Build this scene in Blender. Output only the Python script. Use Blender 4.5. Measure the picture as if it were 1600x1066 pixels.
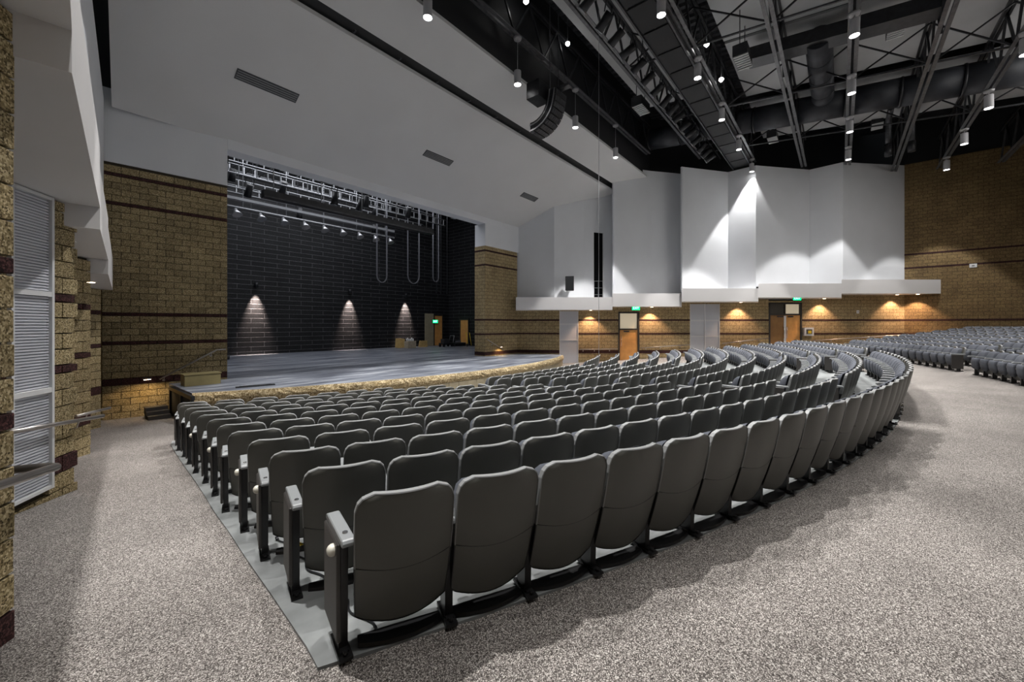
import bpy, math, random
from mathutils import Vector, Matrix
random.seed(7)
S = bpy.context.scene
for o in list(bpy.data.objects): bpy.data.objects.remove(o)
COL = S.collection
PI = math.pi
# ------------------------------------------------------------------ camera
EYE = 1.65; F = 620.0; HZ = 508.5; YAW = math.radians(39.6)
ca, sa = math.cos(YAW), math.sin(YAW)
cam = bpy.data.objects.new('camera', bpy.data.cameras.new('camera'))
COL.objects.link(cam)
cam.location = (0, 0, EYE); cam.rotation_euler = (PI/2, 0, YAW-PI/2)
cam.data.sensor_width = 36; cam.data.lens = 36*F/1600
cam.data.shift_y = -(533-HZ)/1600; cam.data.clip_start = .05; cam.data.clip_end = 200
S.camera = cam
# ------------------------------------------------------------------ view, world
S.view_settings.view_transform = 'Standard'; S.view_settings.look = 'None'
S.view_settings.gamma = 1; S.view_settings.use_curve_mapping = False
S.view_settings.exposure = 0.15
W = bpy.data.worlds.new('world'); S.world = W; W.use_nodes = True
W.node_tree.nodes['Background'].inputs[0].default_value = (.86, .93, 1, 1)
W.node_tree.nodes['Background'].inputs[1].default_value = .11
HOUSE_W = 2600.0      # watts of one pendant downlight
SOFFIT_W = 330.0      # warm recessed soffit lights
def add_light(name, kind, loc, energy, color=(1,1,1), target=None, **kw):
    L = bpy.data.lights.new(name, kind); L.energy = energy; L.color = color
    for k, v in kw.items(): setattr(L, k, v)
    o = bpy.data.objects.new(name, L); COL.objects.link(o); o.location = loc
    if target is not None:
        o.rotation_euler = (Vector(target)-Vector(loc)).to_track_quat('-Z', 'Y').to_euler()
    return o
# unseen area lights added as soft fill over the rear seats and stage
add_light('house_fill_light', 'AREA', (6, -5, 11.5), 130, (1, .97, .93), (10, 6, 0), shape='RECTANGLE', size=16, size_y=5)
add_light('house_fill_light', 'AREA', (23, -9, 10.6), 600, (1, .97, .93), (20, 2, 0), shape='RECTANGLE', size=10, size_y=5)
add_light('stage_fill_light', 'AREA', (11, 22, 12.6), 1400, (.93, .95, 1), (11, 21, 0), shape='RECTANGLE', size=14, size_y=7)

# ------------------------------------------------------------------ helpers
def R(px, d):                       # plan point on the sight line of column px at depth d
    t = (px-800)/F
    return Vector((d*(ca+sa*t), d*(sa-ca*t)))
def zz(py, d): return EYE+(HZ-py)*d/F
def P3(px, py, d):
    p = R(px, d); return Vector((p.x, p.y, zz(py, d)))
class MB:
    def __init__(s): s.v = []; s.f = []; s.sm = []
    def add(s, vs, fs, smooth=False):
        n = len(s.v); s.v += [tuple(v) for v in vs]
        for f in fs: s.f.append([i+n for i in f]); s.sm.append(smooth)
        return s
    def box(s, c, sz, M=None):
        x, y, z = [q/2 for q in sz]
        vs = [Vector((i*x, j*y, k*z)) for k in (-1, 1) for j in (-1, 1) for i in (-1, 1)]
        if M is not None: vs = [M @ v for v in vs]
        c = Vector(c)
        return s.add([v+c for v in vs], [(0,2,3,1),(4,5,7,6),(0,1,5,4),(2,6,7,3),(0,4,6,2),(1,3,7,5)])
    def beam(s, a, b, w, h, up=(0,0,1)):          # rectangular bar a->b
        a, b = Vector(a), Vector(b); d = (b-a).normalized(); u = Vector(up)
        if abs(d.dot(u)) > .98: u = Vector((1,0,0))
        x = d.cross(u).normalized(); y = x.cross(d)
        vs = [p+x*i*w/2+y*j*h/2 for p in (a, b) for i, j in ((-1,-1),(1,-1),(1,1),(-1,1))]
        return s.add(vs, [(3,2,1,0),(4,5,6,7),(0,1,5,4),(1,2,6,5),(2,3,7,6),(3,0,4,7)])
    def tube(s, pts, r, n=8, caps=True):
        pts = [Vector(p) for p in pts]; vs = []; m = len(pts)
        ref = None
        for i, p in enumerate(pts):
            d = (pts[min(i+1, m-1)]-pts[max(i-1, 0)]).normalized()
            if ref is None:
                ref = Vector((0,0,1)) if abs(d.z) < .9 else Vector((1,0,0))
            x = d.cross(ref)
            if x.length < 1e-4: x = d.cross(Vector((.3,.8,.1)))
            x.normalize(); y = x.cross(d); ref = y
            rr = r[i] if isinstance(r, (list, tuple)) else r
            for k in range(n):
                a = 2*PI*k/n; vs.append(p+x*rr*math.cos(a)+y*rr*math.sin(a))
        fs = [(i*n+k, i*n+(k+1) % n, (i+1)*n+(k+1) % n, (i+1)*n+k) for i in range(m-1) for k in range(n)]
        s.add(vs, fs, True)
        if caps:
            nn = len(s.v)-len(vs)
            s.f.append([nn+k for k in range(n)][::-1]); s.sm.append(False)
            s.f.append([nn+(m-1)*n+k for k in range(n)]); s.sm.append(False)
        return s
    def prism(s, poly, z0, z1):                   # plan polygon extruded upward
        n = len(poly)
        vs = [(p[0], p[1], z0) for p in poly]+[(p[0], p[1], z1) for p in poly]
        return s.add(vs, [tuple(range(n))[::-1], tuple(range(n, 2*n))]+[(i, (i+1) % n, n+(i+1) % n, n+i) for i in range(n)])
    def hull8(s, b, t):                           # any 4+4 corner block
        return s.add(list(b)+list(t), [(3,2,1,0),(4,5,6,7),(0,1,5,4),(1,2,6,5),(2,3,7,6),(3,0,4,7)])
    def mesh(s, name, mat, bevel=0):
        me = bpy.data.meshes.new(name); me.from_pydata(s.v, [], s.f)
        me.polygons.foreach_set('use_smooth', s.sm)
        if mat: me.materials.append(mat)
        import bmesh
        bm = bmesh.new(); bm.from_mesh(me)
        bmesh.ops.delete(bm, geom=[v for v in bm.verts if not v.link_faces], context='VERTS')
        bmesh.ops.recalc_face_normals(bm, faces=bm.faces)
        if bevel: bmesh.ops.bevel(bm, geom=[e for e in bm.edges], offset=bevel, segments=1, affect='EDGES')
        bm.to_mesh(me); bm.free()
        return me
def link(name, me, parent=None, loc=None, rz=None):
    o = bpy.data.objects.new(name, me); COL.objects.link(o)
    if parent: o.parent = parent
    if loc is not None: o.location = loc
    if rz is not None: o.rotation_euler = (0, 0, rz)
    return o
def obj(name, mb, mat, parent=None, bevel=0):
    return link(name, mb.mesh(name, mat, bevel), parent)
def tag(o, label, cat, group=None, kind=None):
    if label: o['label'] = label
    if cat: o['category'] = cat
    if group: o['group'] = group
    if kind: o['kind'] = kind
    return o
def thing(name, loc, label, cat, group=None, rz=0):
    return tag(link(name, None, None, loc, rz), label, cat, group)
def struct(name, mb, mat, parent=None, label=None):
    o = obj(name, mb, mat, parent)
    if parent is None:
        o['kind'] = 'structure'
        if label: o['label'] = label
    return o
def sroot(name, label=None):
    o = link(name, None); o['kind'] = 'structure'
    if label: o['label'] = label
    return o
ORD = 'first second third fourth fifth sixth seventh eighth ninth tenth eleventh twelfth thirteenth fourteenth fifteenth sixteenth seventeenth eighteenth nineteenth twentieth'.split()+['twenty-first','twenty-second','twenty-third','twenty-fourth','twenty-fifth','twenty-sixth','twenty-seventh','twenty-eighth','twenty-ninth','thirtieth']

# ------------------------------------------------------------------ materials
def nt(name):
    m = bpy.data.materials.new(name); m.use_nodes = True
    t = m.node_tree; return m, t, t.nodes['Principled BSDF']
def plain(name, c, rough=.6, metal=0, emit=None, es=0, var=.0, scale=8, bump=0, spec=None):
    m, t, b = nt(name); N = t.nodes; L = t.links
    b.inputs['Base Color'].default_value = (*c, 1); b.inputs['Roughness'].default_value = rough
    b.inputs['Metallic'].default_value = metal
    if spec is not None: b.inputs['Specular IOR Level'].default_value = spec
    if emit: b.inputs['Emission Color'].default_value = (*emit, 1); b.inputs['Emission Strength'].default_value = es
    if var or bump:
        tc = N.new('ShaderNodeTexCoord'); no = N.new('ShaderNodeTexNoise')
        no.inputs['Scale'].default_value = scale; no.inputs['Detail'].default_value = 4
        L.new(tc.outputs['Object'], no.inputs['Vector'])
        if var:
            mx = N.new('ShaderNodeMapRange'); mx.inputs[1].default_value = .3; mx.inputs[2].default_value = .7
            mx.inputs[3].default_value = 1-var; mx.inputs[4].default_value = 1+var
            L.new(no.outputs[0], mx.inputs[0])
            h = N.new('ShaderNodeHueSaturation'); h.inputs['Color'].default_value = (*c, 1)
            L.new(mx.outputs[0], h.inputs['Value']); L.new(h.outputs[0], b.inputs['Base Color'])
        if bump:
            bp = N.new('ShaderNodeBump'); bp.inputs['Strength'].default_value = bump; bp.inputs['Distance'].default_value = .01
            L.new(no.outputs[0], bp.inputs['Height']); L.new(bp.outputs[0], b.inputs['Normal'])
    return m
def ramp(t, pts):
    r = t.nodes.new('ShaderNodeValToRGB'); e = r.color_ramp.elements
    while len(e) < len(pts): e.new(.5)
    for i, (p, c) in enumerate(pts): e[i].position = p; e[i].color = (*c, 1)
    return r
def speckle(name, pts, scale, rough=.85, bump=.4, big=.12, vec='Object', island=0):
    # split face masonry / carpet: fine random speckles + large soft variation
    m, t, b = nt(name); N = t.nodes; L = t.links
    tc = N.new('ShaderNodeTexCoord'); vo = N.new('ShaderNodeTexVoronoi'); vo.inputs['Scale'].default_value = scale
    geo = N.new('ShaderNodeNewGeometry')
    L.new(geo.outputs['Position'], vo.inputs['Vector'])
    sp = N.new('ShaderNodeSeparateColor'); L.new(vo.outputs['Color'], sp.inputs[0])
    r = ramp(t, pts); L.new(sp.outputs[0], r.inputs[0])
    no = N.new('ShaderNodeTexNoise'); no.inputs['Scale'].default_value = 1.3; no.inputs['Detail'].default_value = 5
    L.new(geo.outputs['Position'], no.inputs['Vector'])
    mr = N.new('ShaderNodeMapRange'); mr.inputs[1].default_value = .3; mr.inputs[2].default_value = .7
    mr.inputs[3].default_value = 1-big; mr.inputs[4].default_value = 1+big; L.new(no.outputs[0], mr.inputs[0])
    val = mr.outputs[0]
    if island:
        oi = N.new('ShaderNodeObjectInfo'); m2 = N.new('ShaderNodeMapRange')
        m2.inputs[3].default_value = 1-island; m2.inputs[4].default_value = 1+island; L.new(oi.outputs['Random'], m2.inputs[0])
        mu = N.new('ShaderNodeMath'); mu.operation = 'MULTIPLY'; L.new(val, mu.inputs[0]); L.new(m2.outputs[0], mu.inputs[1]); val = mu.outputs[0]
    h = N.new('ShaderNodeHueSaturation'); L.new(r.outputs[0], h.inputs['Color']); L.new(val, h.inputs['Value'])
    L.new(h.outputs[0], b.inputs['Base Color']); b.inputs['Roughness'].default_value = rough
    b.inputs['Specular IOR Level'].default_value = .2
    if bump:
        bp = N.new('ShaderNodeBump'); bp.inputs['Strength'].default_value = bump; bp.inputs['Distance'].default_value = .008
        L.new(sp.outputs[1], bp.inputs['Height']); L.new(bp.outputs[0], b.inputs['Normal'])
    return m
TAN = [(0, (.06,.045,.02)), (.3, (.19,.145,.072)), (.6, (.31,.245,.13)), (1, (.56,.465,.29))]
TANR = [(0, (.09,.062,.026)), (.35, (.24,.17,.075)), (.65, (.34,.245,.115)), (1, (.50,.38,.20))]
MAR = [(0, (.012,.006,.006)), (.6, (.045,.018,.018)), (1, (.12,.055,.05))]
m_block = speckle('tan_split_face_block', TAN, 95, island=.16)
m_band = speckle('maroon_block', MAR, 95, island=.1)
m_joint = plain('mortar', (.045,.035,.022), .9)
m_carpet = speckle('speckled_carpet', [(0, (.02,.017,.016)), (.3, (.072,.064,.059)), (.65, (.168,.152,.141)), (1, (.52,.49,.455))], 230, .95, .3, .12)
def brickwall(name, zs, bw=.41, rh=.203, ms=.012, rough=.85):
    """distant masonry: block pattern from world height and a plan coordinate (object x axis runs along the wall)"""
    m, t, b = nt(name); N = t.nodes; L = t.links
    tc = N.new('ShaderNodeTexCoord'); br = N.new('ShaderNodeTexBrick')
    sp = N.new('ShaderNodeSeparateXYZ'); L.new(tc.outputs['Object'], sp.inputs[0])
    cb = N.new('ShaderNodeCombineXYZ'); L.new(sp.outputs[0], cb.inputs[0]); L.new(sp.outputs[2], cb.inputs[1])
    L.new(cb.outputs[0], br.inputs['Vector'])
    br.inputs['Scale'].default_value = 1; br.inputs['Brick Width'].default_value = bw; br.inputs['Row Height'].default_value = rh
    br.inputs['Mortar Size'].default_value = ms; br.inputs['Bias'].default_value = 0
    br.inputs['Color1'].default_value = (*zs[0], 1); br.inputs['Color2'].default_value = (*zs[1], 1); br.inputs['Mortar'].default_value = (*zs[2], 1)
    vo = N.new('ShaderNodeTexVoronoi'); vo.inputs['Scale'].default_value = 26; L.new(tc.outputs['Object'], vo.inputs['Vector'])
    s2 = N.new('ShaderNodeSeparateColor'); L.new(vo.outputs['Color'], s2.inputs[0])
    mr = N.new('ShaderNodeMapRange'); mr.inputs[3].default_value = .72; mr.inputs[4].default_value = 1.3; L.new(s2.outputs[0], mr.inputs[0])
    no = N.new('ShaderNodeTexNoise'); no.inputs['Scale'].default_value = .9; no.inputs['Detail'].default_value = 6; L.new(tc.outputs['Object'], no.inputs['Vector'])
    m3 = N.new('ShaderNodeMapRange'); m3.inputs[1].default_value = .3; m3.inputs[2].default_value = .7; m3.inputs[3].default_value = .8; m3.inputs[4].default_value = 1.2; L.new(no.outputs[0], m3.inputs[0])
    mu = N.new('ShaderNodeMath'); mu.operation = 'MULTIPLY'; L.new(mr.outputs[0], mu.inputs[0]); L.new(m3.outputs[0], mu.inputs[1])
    h = N.new('ShaderNodeHueSaturation'); L.new(br.outputs['Color'], h.inputs['Color']); L.new(mu.outputs[0], h.inputs['Value'])
    L.new(h.outputs[0], b.inputs['Base Color']); b.inputs['Roughness'].default_value = rough
    b.inputs['Specular IOR Level'].default_value = .25
    bp = N.new('ShaderNodeBump'); bp.inputs['Strength'].default_value = .5; bp.inputs['Distance'].default_value = .01; bp.invert = True
    L.new(br.outputs['Fac'], bp.inputs['Height']); L.new(bp.outputs[0], b.inputs['Normal'])
    return m
m_brick = brickwall('tan_block_wall', ((.29,.22,.118), (.34,.265,.145), (.14,.105,.058)))
m_brown = brickwall('brown_block_wall', ((.17,.115,.055), (.20,.14,.065), (.09,.062,.03)))
m_black = brickwall('black_painted_block', ((.010,.0105,.012), (.014,.0145,.016), (.13,.13,.14)), rough=.5, bw=1.5, rh=.3, ms=.009)
m_white = plain('white_plaster', (.66,.68,.71), .65, var=.03, scale=.7)
m_soffit = plain('white_soffit_paint', (.70,.69,.69), .6, var=.02, scale=1)
m_ceil = plain('grey_ceiling_paint', (.56,.565,.57), .75, var=.03, scale=.5)
m_cloud = plain('grey_roof_panel', (.40,.41,.42), .8, var=.08, scale=.6)
m_blk = plain('black_steel', (.018,.019,.022), .42, .3, var=.4, scale=5)
m_stl = plain('dark_grey_steel', (.055,.057,.063), .42, .4, var=.35, scale=7)
m_chord = plain('grey_truss_chord', (.11,.113,.12), .4, .4, var=.3, scale=6)
m_void = plain('black_paint', (.008,.009,.011), .7)
m_duct = plain('dark_spiral_duct', (.028,.031,.038), .55, .2, var=.2, scale=3)
m_galv = plain('galvanised_pipe', (.50,.51,.53), .35, .8)
m_shell = plain('seat_shell_plastic', (.078,.078,.069), .42, var=.06, scale=6, spec=.5)
m_edge = plain('seat_edge_plastic', (.21,.215,.215), .45)
m_fab = plain('slate_seat_fabric', (.062,.068,.084), .9, var=.18, scale=220, bump=.2)
m_std = plain('black_seat_standard', (.018,.018,.019), .28, .3)
m_arm = plain('grey_armrest', (.20,.21,.215), .38)
m_endp = plain('seat_end_panel', (.033,.030,.028), .5)
m_chrome = plain('chrome', (.7,.7,.7), .2, 1)
m_knob = plain('ivory_aisle_light', (.62,.60,.52), .4)
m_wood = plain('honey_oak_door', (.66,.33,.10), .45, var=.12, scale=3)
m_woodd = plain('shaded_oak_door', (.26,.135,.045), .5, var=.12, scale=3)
m_frame = plain('dark_door_frame', (.035,.032,.03), .45)
m_rail = plain('satin_steel_rail', (.46,.43,.41), .3, .85)
m_grill = plain('pale_grey_grille', (.62,.64,.69), .5)
m_grillb = plain('grille_backing', (.42,.44,.49), .7)
m_grillf = plain('white_grille_frame', (.68,.69,.70), .5)
m_stone = speckle('rough_stone_coping', [(0, (.16,.11,.05)), (.4, (.33,.25,.13)), (1, (.70,.59,.39))], 45, .9, 1.2, .25)
m_panel = plain('pale_tan_panel', (.33,.29,.20), .6, var=.1, scale=4)
m_ply = plain('plywood', (.55,.38,.15), .6, var=.15, scale=5)
m_card = plain('cardboard', (.40,.34,.25), .7, var=.15, scale=5)
m_exit = plain('green_exit_face', (.01,.30,.10), .5, emit=(.0, 1, .30), es=1.6)
m_exitt = plain('lit_exit_letters', (.5,1,.7), .5, emit=(.45,1,.62), es=3)
m_lamp = plain('lit_lamp_lens', (1,1,1), .5, emit=(1,.98,.95), es=16)
m_lampw = plain('warm_lamp_lens', (1,1,1), .5, emit=(1,.72,.5), es=10)
m_can = plain('pale_grey_lamp_can', (.42,.42,.44), .45)
m_yel = plain('yellow_plastic', (.75,.55,.03), .5)
m_red = plain('red_paint', (.5,.04,.02), .5)
m_conc = plain('sealed_concrete', (.19,.20,.20), .5, var=.3, scale=3.5, bump=.05)
# scuffed blue grey stage paint, brushed along x
m_stage, t, b = nt('scuffed_stage_paint')
tc = t.nodes.new('ShaderNodeNewGeometry'); mp = t.nodes.new('ShaderNodeMapping'); mp.inputs['Scale'].default_value = (.25, 1.6, 1)
t.links.new(tc.outputs['Position'], mp.inputs['Vector'])
no = t.nodes.new('ShaderNodeTexNoise'); no.inputs['Scale'].default_value = 1.6; no.inputs['Detail'].default_value = 9; no.inputs['Roughness'].default_value = .68
t.links.new(mp.outputs[0], no.inputs['Vector'])
r = ramp(t, [(.36, (.05,.056,.075)), (.5, (.16,.175,.21)), (.66, (.40,.42,.46))]); t.links.new(no.outputs[0], r.inputs[0])
t.links.new(r.outputs[0], b.inputs['Base Color']); b.inputs['Roughness'].default_value = .42

# ------------------------------------------------------------------ seating geometry (plan curves of the rows)
def Ck(k): return Vector((13.5932-.2854*k, 27.5929-.1205*k))
def Rk(k): return 28.5597-.9234*k
def zk(k): return -(.0685*k-.0005*k*k)
def kof(x, y):
    lo, hi = -8.0, 19.0; p = Vector((x, y))
    for _ in range(30):
        m = (lo+hi)/2
        if (p-Ck(m)).length-Rk(m) > 0: hi = m
        else: lo = m
    return (lo+hi)/2
C0 = Ck(0); RF = 31.0
def zf(x, y):
    r = (Vector((x, y))-C0).length
    if r > RF: return .118*(r-RF)
    k = kof(x, y)
    return 0.0 if k <= 0 else max(-1.16, zk(k))
def rowpt(k, ph, off=0):
    a = math.radians(ph); return Ck(k)+(Rk(k)+off)*Vector((math.sin(a), -math.cos(a)))

# carpeted floor that follows the rake
g = MB(); nx, ny = 168, 128; x0, y0, st = -4.0, -13.0, .25
vs = [(x0+i*st, y0+j*st, zf(x0+i*st, y0+j*st)) for j in range(ny+1) for i in range(nx+1)]
def inside(x, y):   # keep inside the room outline
    return True
fs = [(j*(nx+1)+i, j*(nx+1)+i+1, (j+1)*(nx+1)+i+1, (j+1)*(nx+1)+i) for j in range(ny) for i in range(nx)]
g.add(vs, fs, True)
floor = struct('floor', g, m_carpet, label='speckled grey brown carpet sloping down to the stage')

# concrete under the seating bank
LEFT = [-26.25,-26.36,-26.49,-26.61,-26.77,-26.9,-27.06,-27.25,-27.46,-27.68,-27.91,-28.16]
AEND = [-9.0,-9.74,-10.07,-10.27,-10.63,-10.76,-11.3,-11.66,-12.06,-12.4,-12.7,-14.9]
NA = [17,16,15,14,14,13,12,12,11,10,10,7]
def left_phi(k):
    k = max(0, min(10.999, k)); i = int(k); return LEFT[i]+(LEFT[i+1]-LEFT[i])*(k-i)
def patch(k0, k1, f0, f1, nk, nf, up):
    g = MB(); n = nf+1; vs = []
    for lay in (up, -.06):
        for a in range(nk+1):
            k = k0+(k1-k0)*a/nk
            pa, pb = f0(k), f1(k)
            for b_ in range(n):
                p = rowpt(k, pa+(pb-pa)*b_/nf)
                vs.append((p.x, p.y, (zk(k) if k > 0 else 0)+lay))
    m_ = (nk+1)*n; fs = []
    for a in range(nk):
        for b_ in range(nf):
            i = a*n+b_; fs.append((i, i+1, i+n+1, i+n))
    ring = [b_ for b_ in range(n)]+[a*n+nf for a in range(1, nk+1)]+[nk*n+b_ for b_ in range(nf-1, -1, -1)]+[a*n for a in range(nk-1, 0, -1)]
    for i in range(len(ring)):
        p, q = ring[i], ring[(i+1) % len(ring)]; fs.append((p, q, q+m_, p+m_))
    g.add(vs, fs); return g
slab = struct('floor_seating_bank', patch(-.13, 11.7, lambda k: left_phi(k)-.17, lambda k: 27.6, 48, 90, .014), m_conc, label='bare grey concrete strip under the seats')

# ------------------------------------------------------------------ theatre seat prototypes
def seat_parts():
    P = {}
    # backrest shell: lofted curved sheet with thickness, rounded top corners and bowed bottom
    def shell(w, z0, z1, yb, yt, th, cr, bow, nx=12, nz=10):
        g = MB(); F_, B_ = [], []
        def pt(u, v, o):
            zz_ = z0+(z1-z0)*v
            hw = w/2*(.965+.035*min(1, v*1.5))
            e = zz_-(z1-cr)
            if e > 0: hw -= cr-math.sqrt(max(0, cr*cr-e*e))
            e2 = (z0+cr*.35)-zz_
            if e2 > 0: hw -= (cr*.35-math.sqrt(max(0, (cr*.35)**2-e2*e2)))
            x = u*hw
            zc = zz_-(1-u*u)*bow*(1-v)**2
            y = yb+(yt-yb)*v-.035*(1-u*u)-.02*math.sin(PI*v)+o*(1.1-.6*v)
            return (x, y, zc)
        us = [-1+2*i/nx for i in range(nx+1)]
        vv = [0,.04,.1,.25,.42,.46,.62,.8,.88,.94,.975,1]
        for o in (0, th):
            for v in vv:
                for u in us: g.v.append(pt(u, v, o))
        n = nx+1; m_ = len(vv); T = n*m_
        for j in range(m_-1):
            for i in range(nx):
                a = j*n+i
                g.f.append([a, a+1, a+n+1, a+n]); g.sm.append(True)
                g.f.append([T+a+n, T+a+n+1, T+a+1, T+a]); g.sm.append(True)
        return g, n, m_, T
    g, n, m_, T = shell(.474, .145, .835, -.045, -.225, .062, .085, .03)
    P['backrest'] = g.mesh('backrest', m_shell)
    ring = [i for i in range(n)]+[j*n+n-1 for j in range(1, m_)]+[(m_-1)*n+i for i in range(n-2, -1, -1)]+[j*n for j in range(m_-2, 0, -1)]
    e = MB(); e.v = list(g.v)
    cx, cz = 0, .5
    used = {}
    e = MB()
    L_ = len(ring)
    vs = []
    for i in ring:
        a = Vector(g.v[i]); b_ = Vector(g.v[i+T]); out = Vector((a.x, 0, a.z-.5)).normalized()*.006
        vs += [a+Vector((0,-.003,0)), a+out, b_+out, b_+Vector((0,.003,0))]
    fs = []
    for i in range(L_):
        j = (i+1) % L_
        for q in range(3): fs.append((i*4+q, i*4+q+1, j*4+q+1, j*4+q))
    top = [f for f in fs if sum(vs[i].z for i in f)/4 > .47]; low = [f for f in fs if sum(vs[i].z for i in f)/4 <= .47]
    P['edge_trim'] = MB().add(vs, top, False).mesh('edge_trim', m_edge)
    P['side_rim'] = MB().add(vs, low, False).mesh('side_rim', m_std)
    sp = []
    for i in range(13):
        u = -1+i/6; v_ = .46-.05*(1-u*u)
        zz_ = .145+.69*v_
        sp.append((u*.232, -.045-.18*v_-.035*(1-u*u)-.02*math.sin(PI*v_)-.0005, zz_))
    P['seam'] = MB().tube(sp, .0035, 4).mesh('seam', m_std)
    # crease seam across the rear shell
    # back cushion (front side)
    g = MB(); nx = 8; rows = []
    for (z, yy, hw) in ((.38,.02,.18), (.42,.065,.203), (.50,.06,.21), (.64,.02,.21), (.75,-.03,.20), (.79,-.07,.18), (.81,-.12,.15)):
        rows.append([(-hw+2*hw*i/nx, yy-.02*(1-(2*i/nx-1)**2)-.02*abs(2*i/nx-1)**4, z) for i in range(nx+1)])
    for r_ in rows: g.v += r_
    for j in range(len(rows)-1):
        for i in range(nx): g.f.append([j*(nx+1)+i, j*(nx+1)+i+1, (j+1)*(nx+1)+i+1, (j+1)*(nx+1)+i]); g.sm.append(True)
    b0 = len(g.v); g.v += [(v[0], -.01-(v[2]-.2)*.22, v[2]) for r_ in rows for v in (r_[0], r_[-1])]
    for j in range(len(rows)-1):
        w_ = nx+1
        g.f.append([j*w_, (j+1)*w_, b0+2*(j+1), b0+2*j]); g.sm.append(True)
        g.f.append([j*w_+nx, b0+2*j+1, b0+2*(j+1)+1, (j+1)*w_+nx]); g.sm.append(True)
    P['back_cushion'] = g.mesh('back_cushion', m_fab)
    # tipped-up seat: pad with rounded pan below
    g = MB(); prof = [(.20,.10,.12), (.235,.135,.175), (.33,.155,.198), (.45,.165,.205), (.54,.155,.205), (.575,.12,.195)]
    inner = [(.24,.075,.13), (.26,.07,.19), (.34,.075,.21), (.45,.08,.212), (.54,.085,.21), (.57,.09,.20)]
    for pr in (prof, inner):
        for (z, yy, hw) in pr: g.v += [(-hw+2*hw*i/6, yy-(0 if pr is inner else .02*(2*i/6-1)**2), z) for i in range(7)]
    m6 = len(prof); T6 = m6*7
    for j in range(m6-1):
        for i in range(6):
            a = j*7+i; g.f.append([a, a+1, a+8, a+7]); g.sm.append(True)
            g.f.append([T6+a+7, T6+a+8, T6+a+1, T6+a]); g.sm.append(True)
    ring6 = list(range(7))+[j*7+6 for j in range(1, m6)]+[(m6-1)*7+i for i in range(5, -1, -1)]+[j*7 for j in range(m6-2, 0, -1)]
    for i in range(len(ring6)):
        a, b_ = ring6[i], ring6[(i+1) % len(ring6)]; g.f.append([a, b_, b_+T6, a+T6]); g.sm.append(True)
    P['seat'] = g.mesh('seat', m_fab)
    # standard: post, foot and bracket at the right hand side (x=+.255)
    def standard(x):
        g = MB()
        g.hull8([(x-.022,-.05,0), (x+.022,-.05,0), (x+.022,.05,0), (x-.022,.05,0)], [(x-.02,-.07,.58), (x+.02,-.07,.58), (x+.02,.03,.58), (x-.02,.03,.58)])
        g.box((x, -.015, .016), (.065, .21, .016))
        g.box((x, -.015, .028), (.045, .14, .012))
        g.box((x, .06, .45), (.03, .14, .05)); g.box((x, -.02, .30), (.05, .03, .03))
        for yy in (-.10, .07): g.tube([(x, yy, .03), (x, yy, .046)], .012, 6)
        return g.mesh('standard', m_std, 0)
    P['standard'] = standard(.255); P['standard_l'] = standard(-.285)
    def arm(x):
        g = MB(); w = .032
        pts = [(-.17,.585), (-.175,.60), (-.16,.618), (.17,.622), (.20,.61), (.20,.588), (.16,.575)]
        n_ = len(pts)
        vs = [(x-w, a, c) for a, c in pts]+[(x+w, a, c) for a, c in pts]
        g.add(vs, [tuple(range(n_)), tuple(range(n_, 2*n_))[::-1]]+[(i, i+n_, (i+1) % n_+n_, (i+1) % n_) for i in range(n_)])
        return g.mesh('armrest', m_arm, .005)
    P['armrest'] = arm(.255); P['armrest_l'] = arm(-.285)
    P['screw'] = MB().tube([(-.285,-.09,.618), (-.285,-.09,.625)], .013, 10).mesh('arm_screw', m_chrome)
    # aisle end panel (outer face) + light knob
    P['end_panel'] = MB().box((-.318, .035, .345), (.022, .30, .48)).mesh('end_panel', m_endp, .006)
    g = MB(); k8 = 10
    for j, (o, r_) in enumerate(((0,.03), (.012,.03), (.024,.024), (.032,.012))):
        for i in range(k8): g.v.append((-.329-o, -.055+r_*math.cos(2*PI*i/k8), .535+r_*math.sin(2*PI*i/k8)))
    for j in range(3):
        for i in range(k8): g.f.append([j*k8+i, j*k8+(i+1) % k8, (j+1)*k8+(i+1) % k8, (j+1)*k8+i]); g.sm.append(True)
    g.f.append([3*k8+i for i in range(k8)]); g.sm.append(True)
    P['aisle_light'] = g.mesh('aisle_light', m_knob)
    # black floor tray between the standards
    g = MB(); n_ = 6
    for i in range(n_):
        a = -.215+.43*i/n_; b_ = -.215+.43*(i+1)/n_
        ya = -.015-.045*(1-(a/.215)**2); yb = -.015-.045*(1-(b_/.215)**2)
        g.hull8([(a,ya-.035,.006), (b_,yb-.035,.006), (b_,.025,.006), (a,.025,.006)], [(a,ya-.028,.022), (b_,yb-.028,.022), (b_,.018,.022), (a,.018,.022)])
    P['floor_tray'] = g.mesh('floor_tray', m_std)
    return P
SP = seat_parts()
seats = []      # (dist, x, y, z, rz, label, group, left_end, right_end, knob)
def ang(ph): return math.radians(ph)      # facing direction toward the row centre
def add_row(k, f0, f1, n, block, words, group, rear=None, knobs=(), nums=None):
    for i in range(n):
        ph = f0+(f1-f0)*(i+.5)/n
        if rear is None:
            p = rowpt(k, ph); z = zk(k)+.014
        else:
            a = math.radians(ph); p = C0+(31.45+.86*rear)*Vector((math.sin(a), -math.cos(a))); z = zf(p.x, p.y)
        d = p.x*ca+p.y*sa; l = p.x*sa-p.y*ca
        if d < .5: continue
        px = 800+F*l/d
        if px > 1665: continue
        lab = words(i, n)
        seats.append([p.length, p.x, p.y, z, ang(ph), lab, group, i == 0, i == n-1, k in knobs and block == 'left'])
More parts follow.
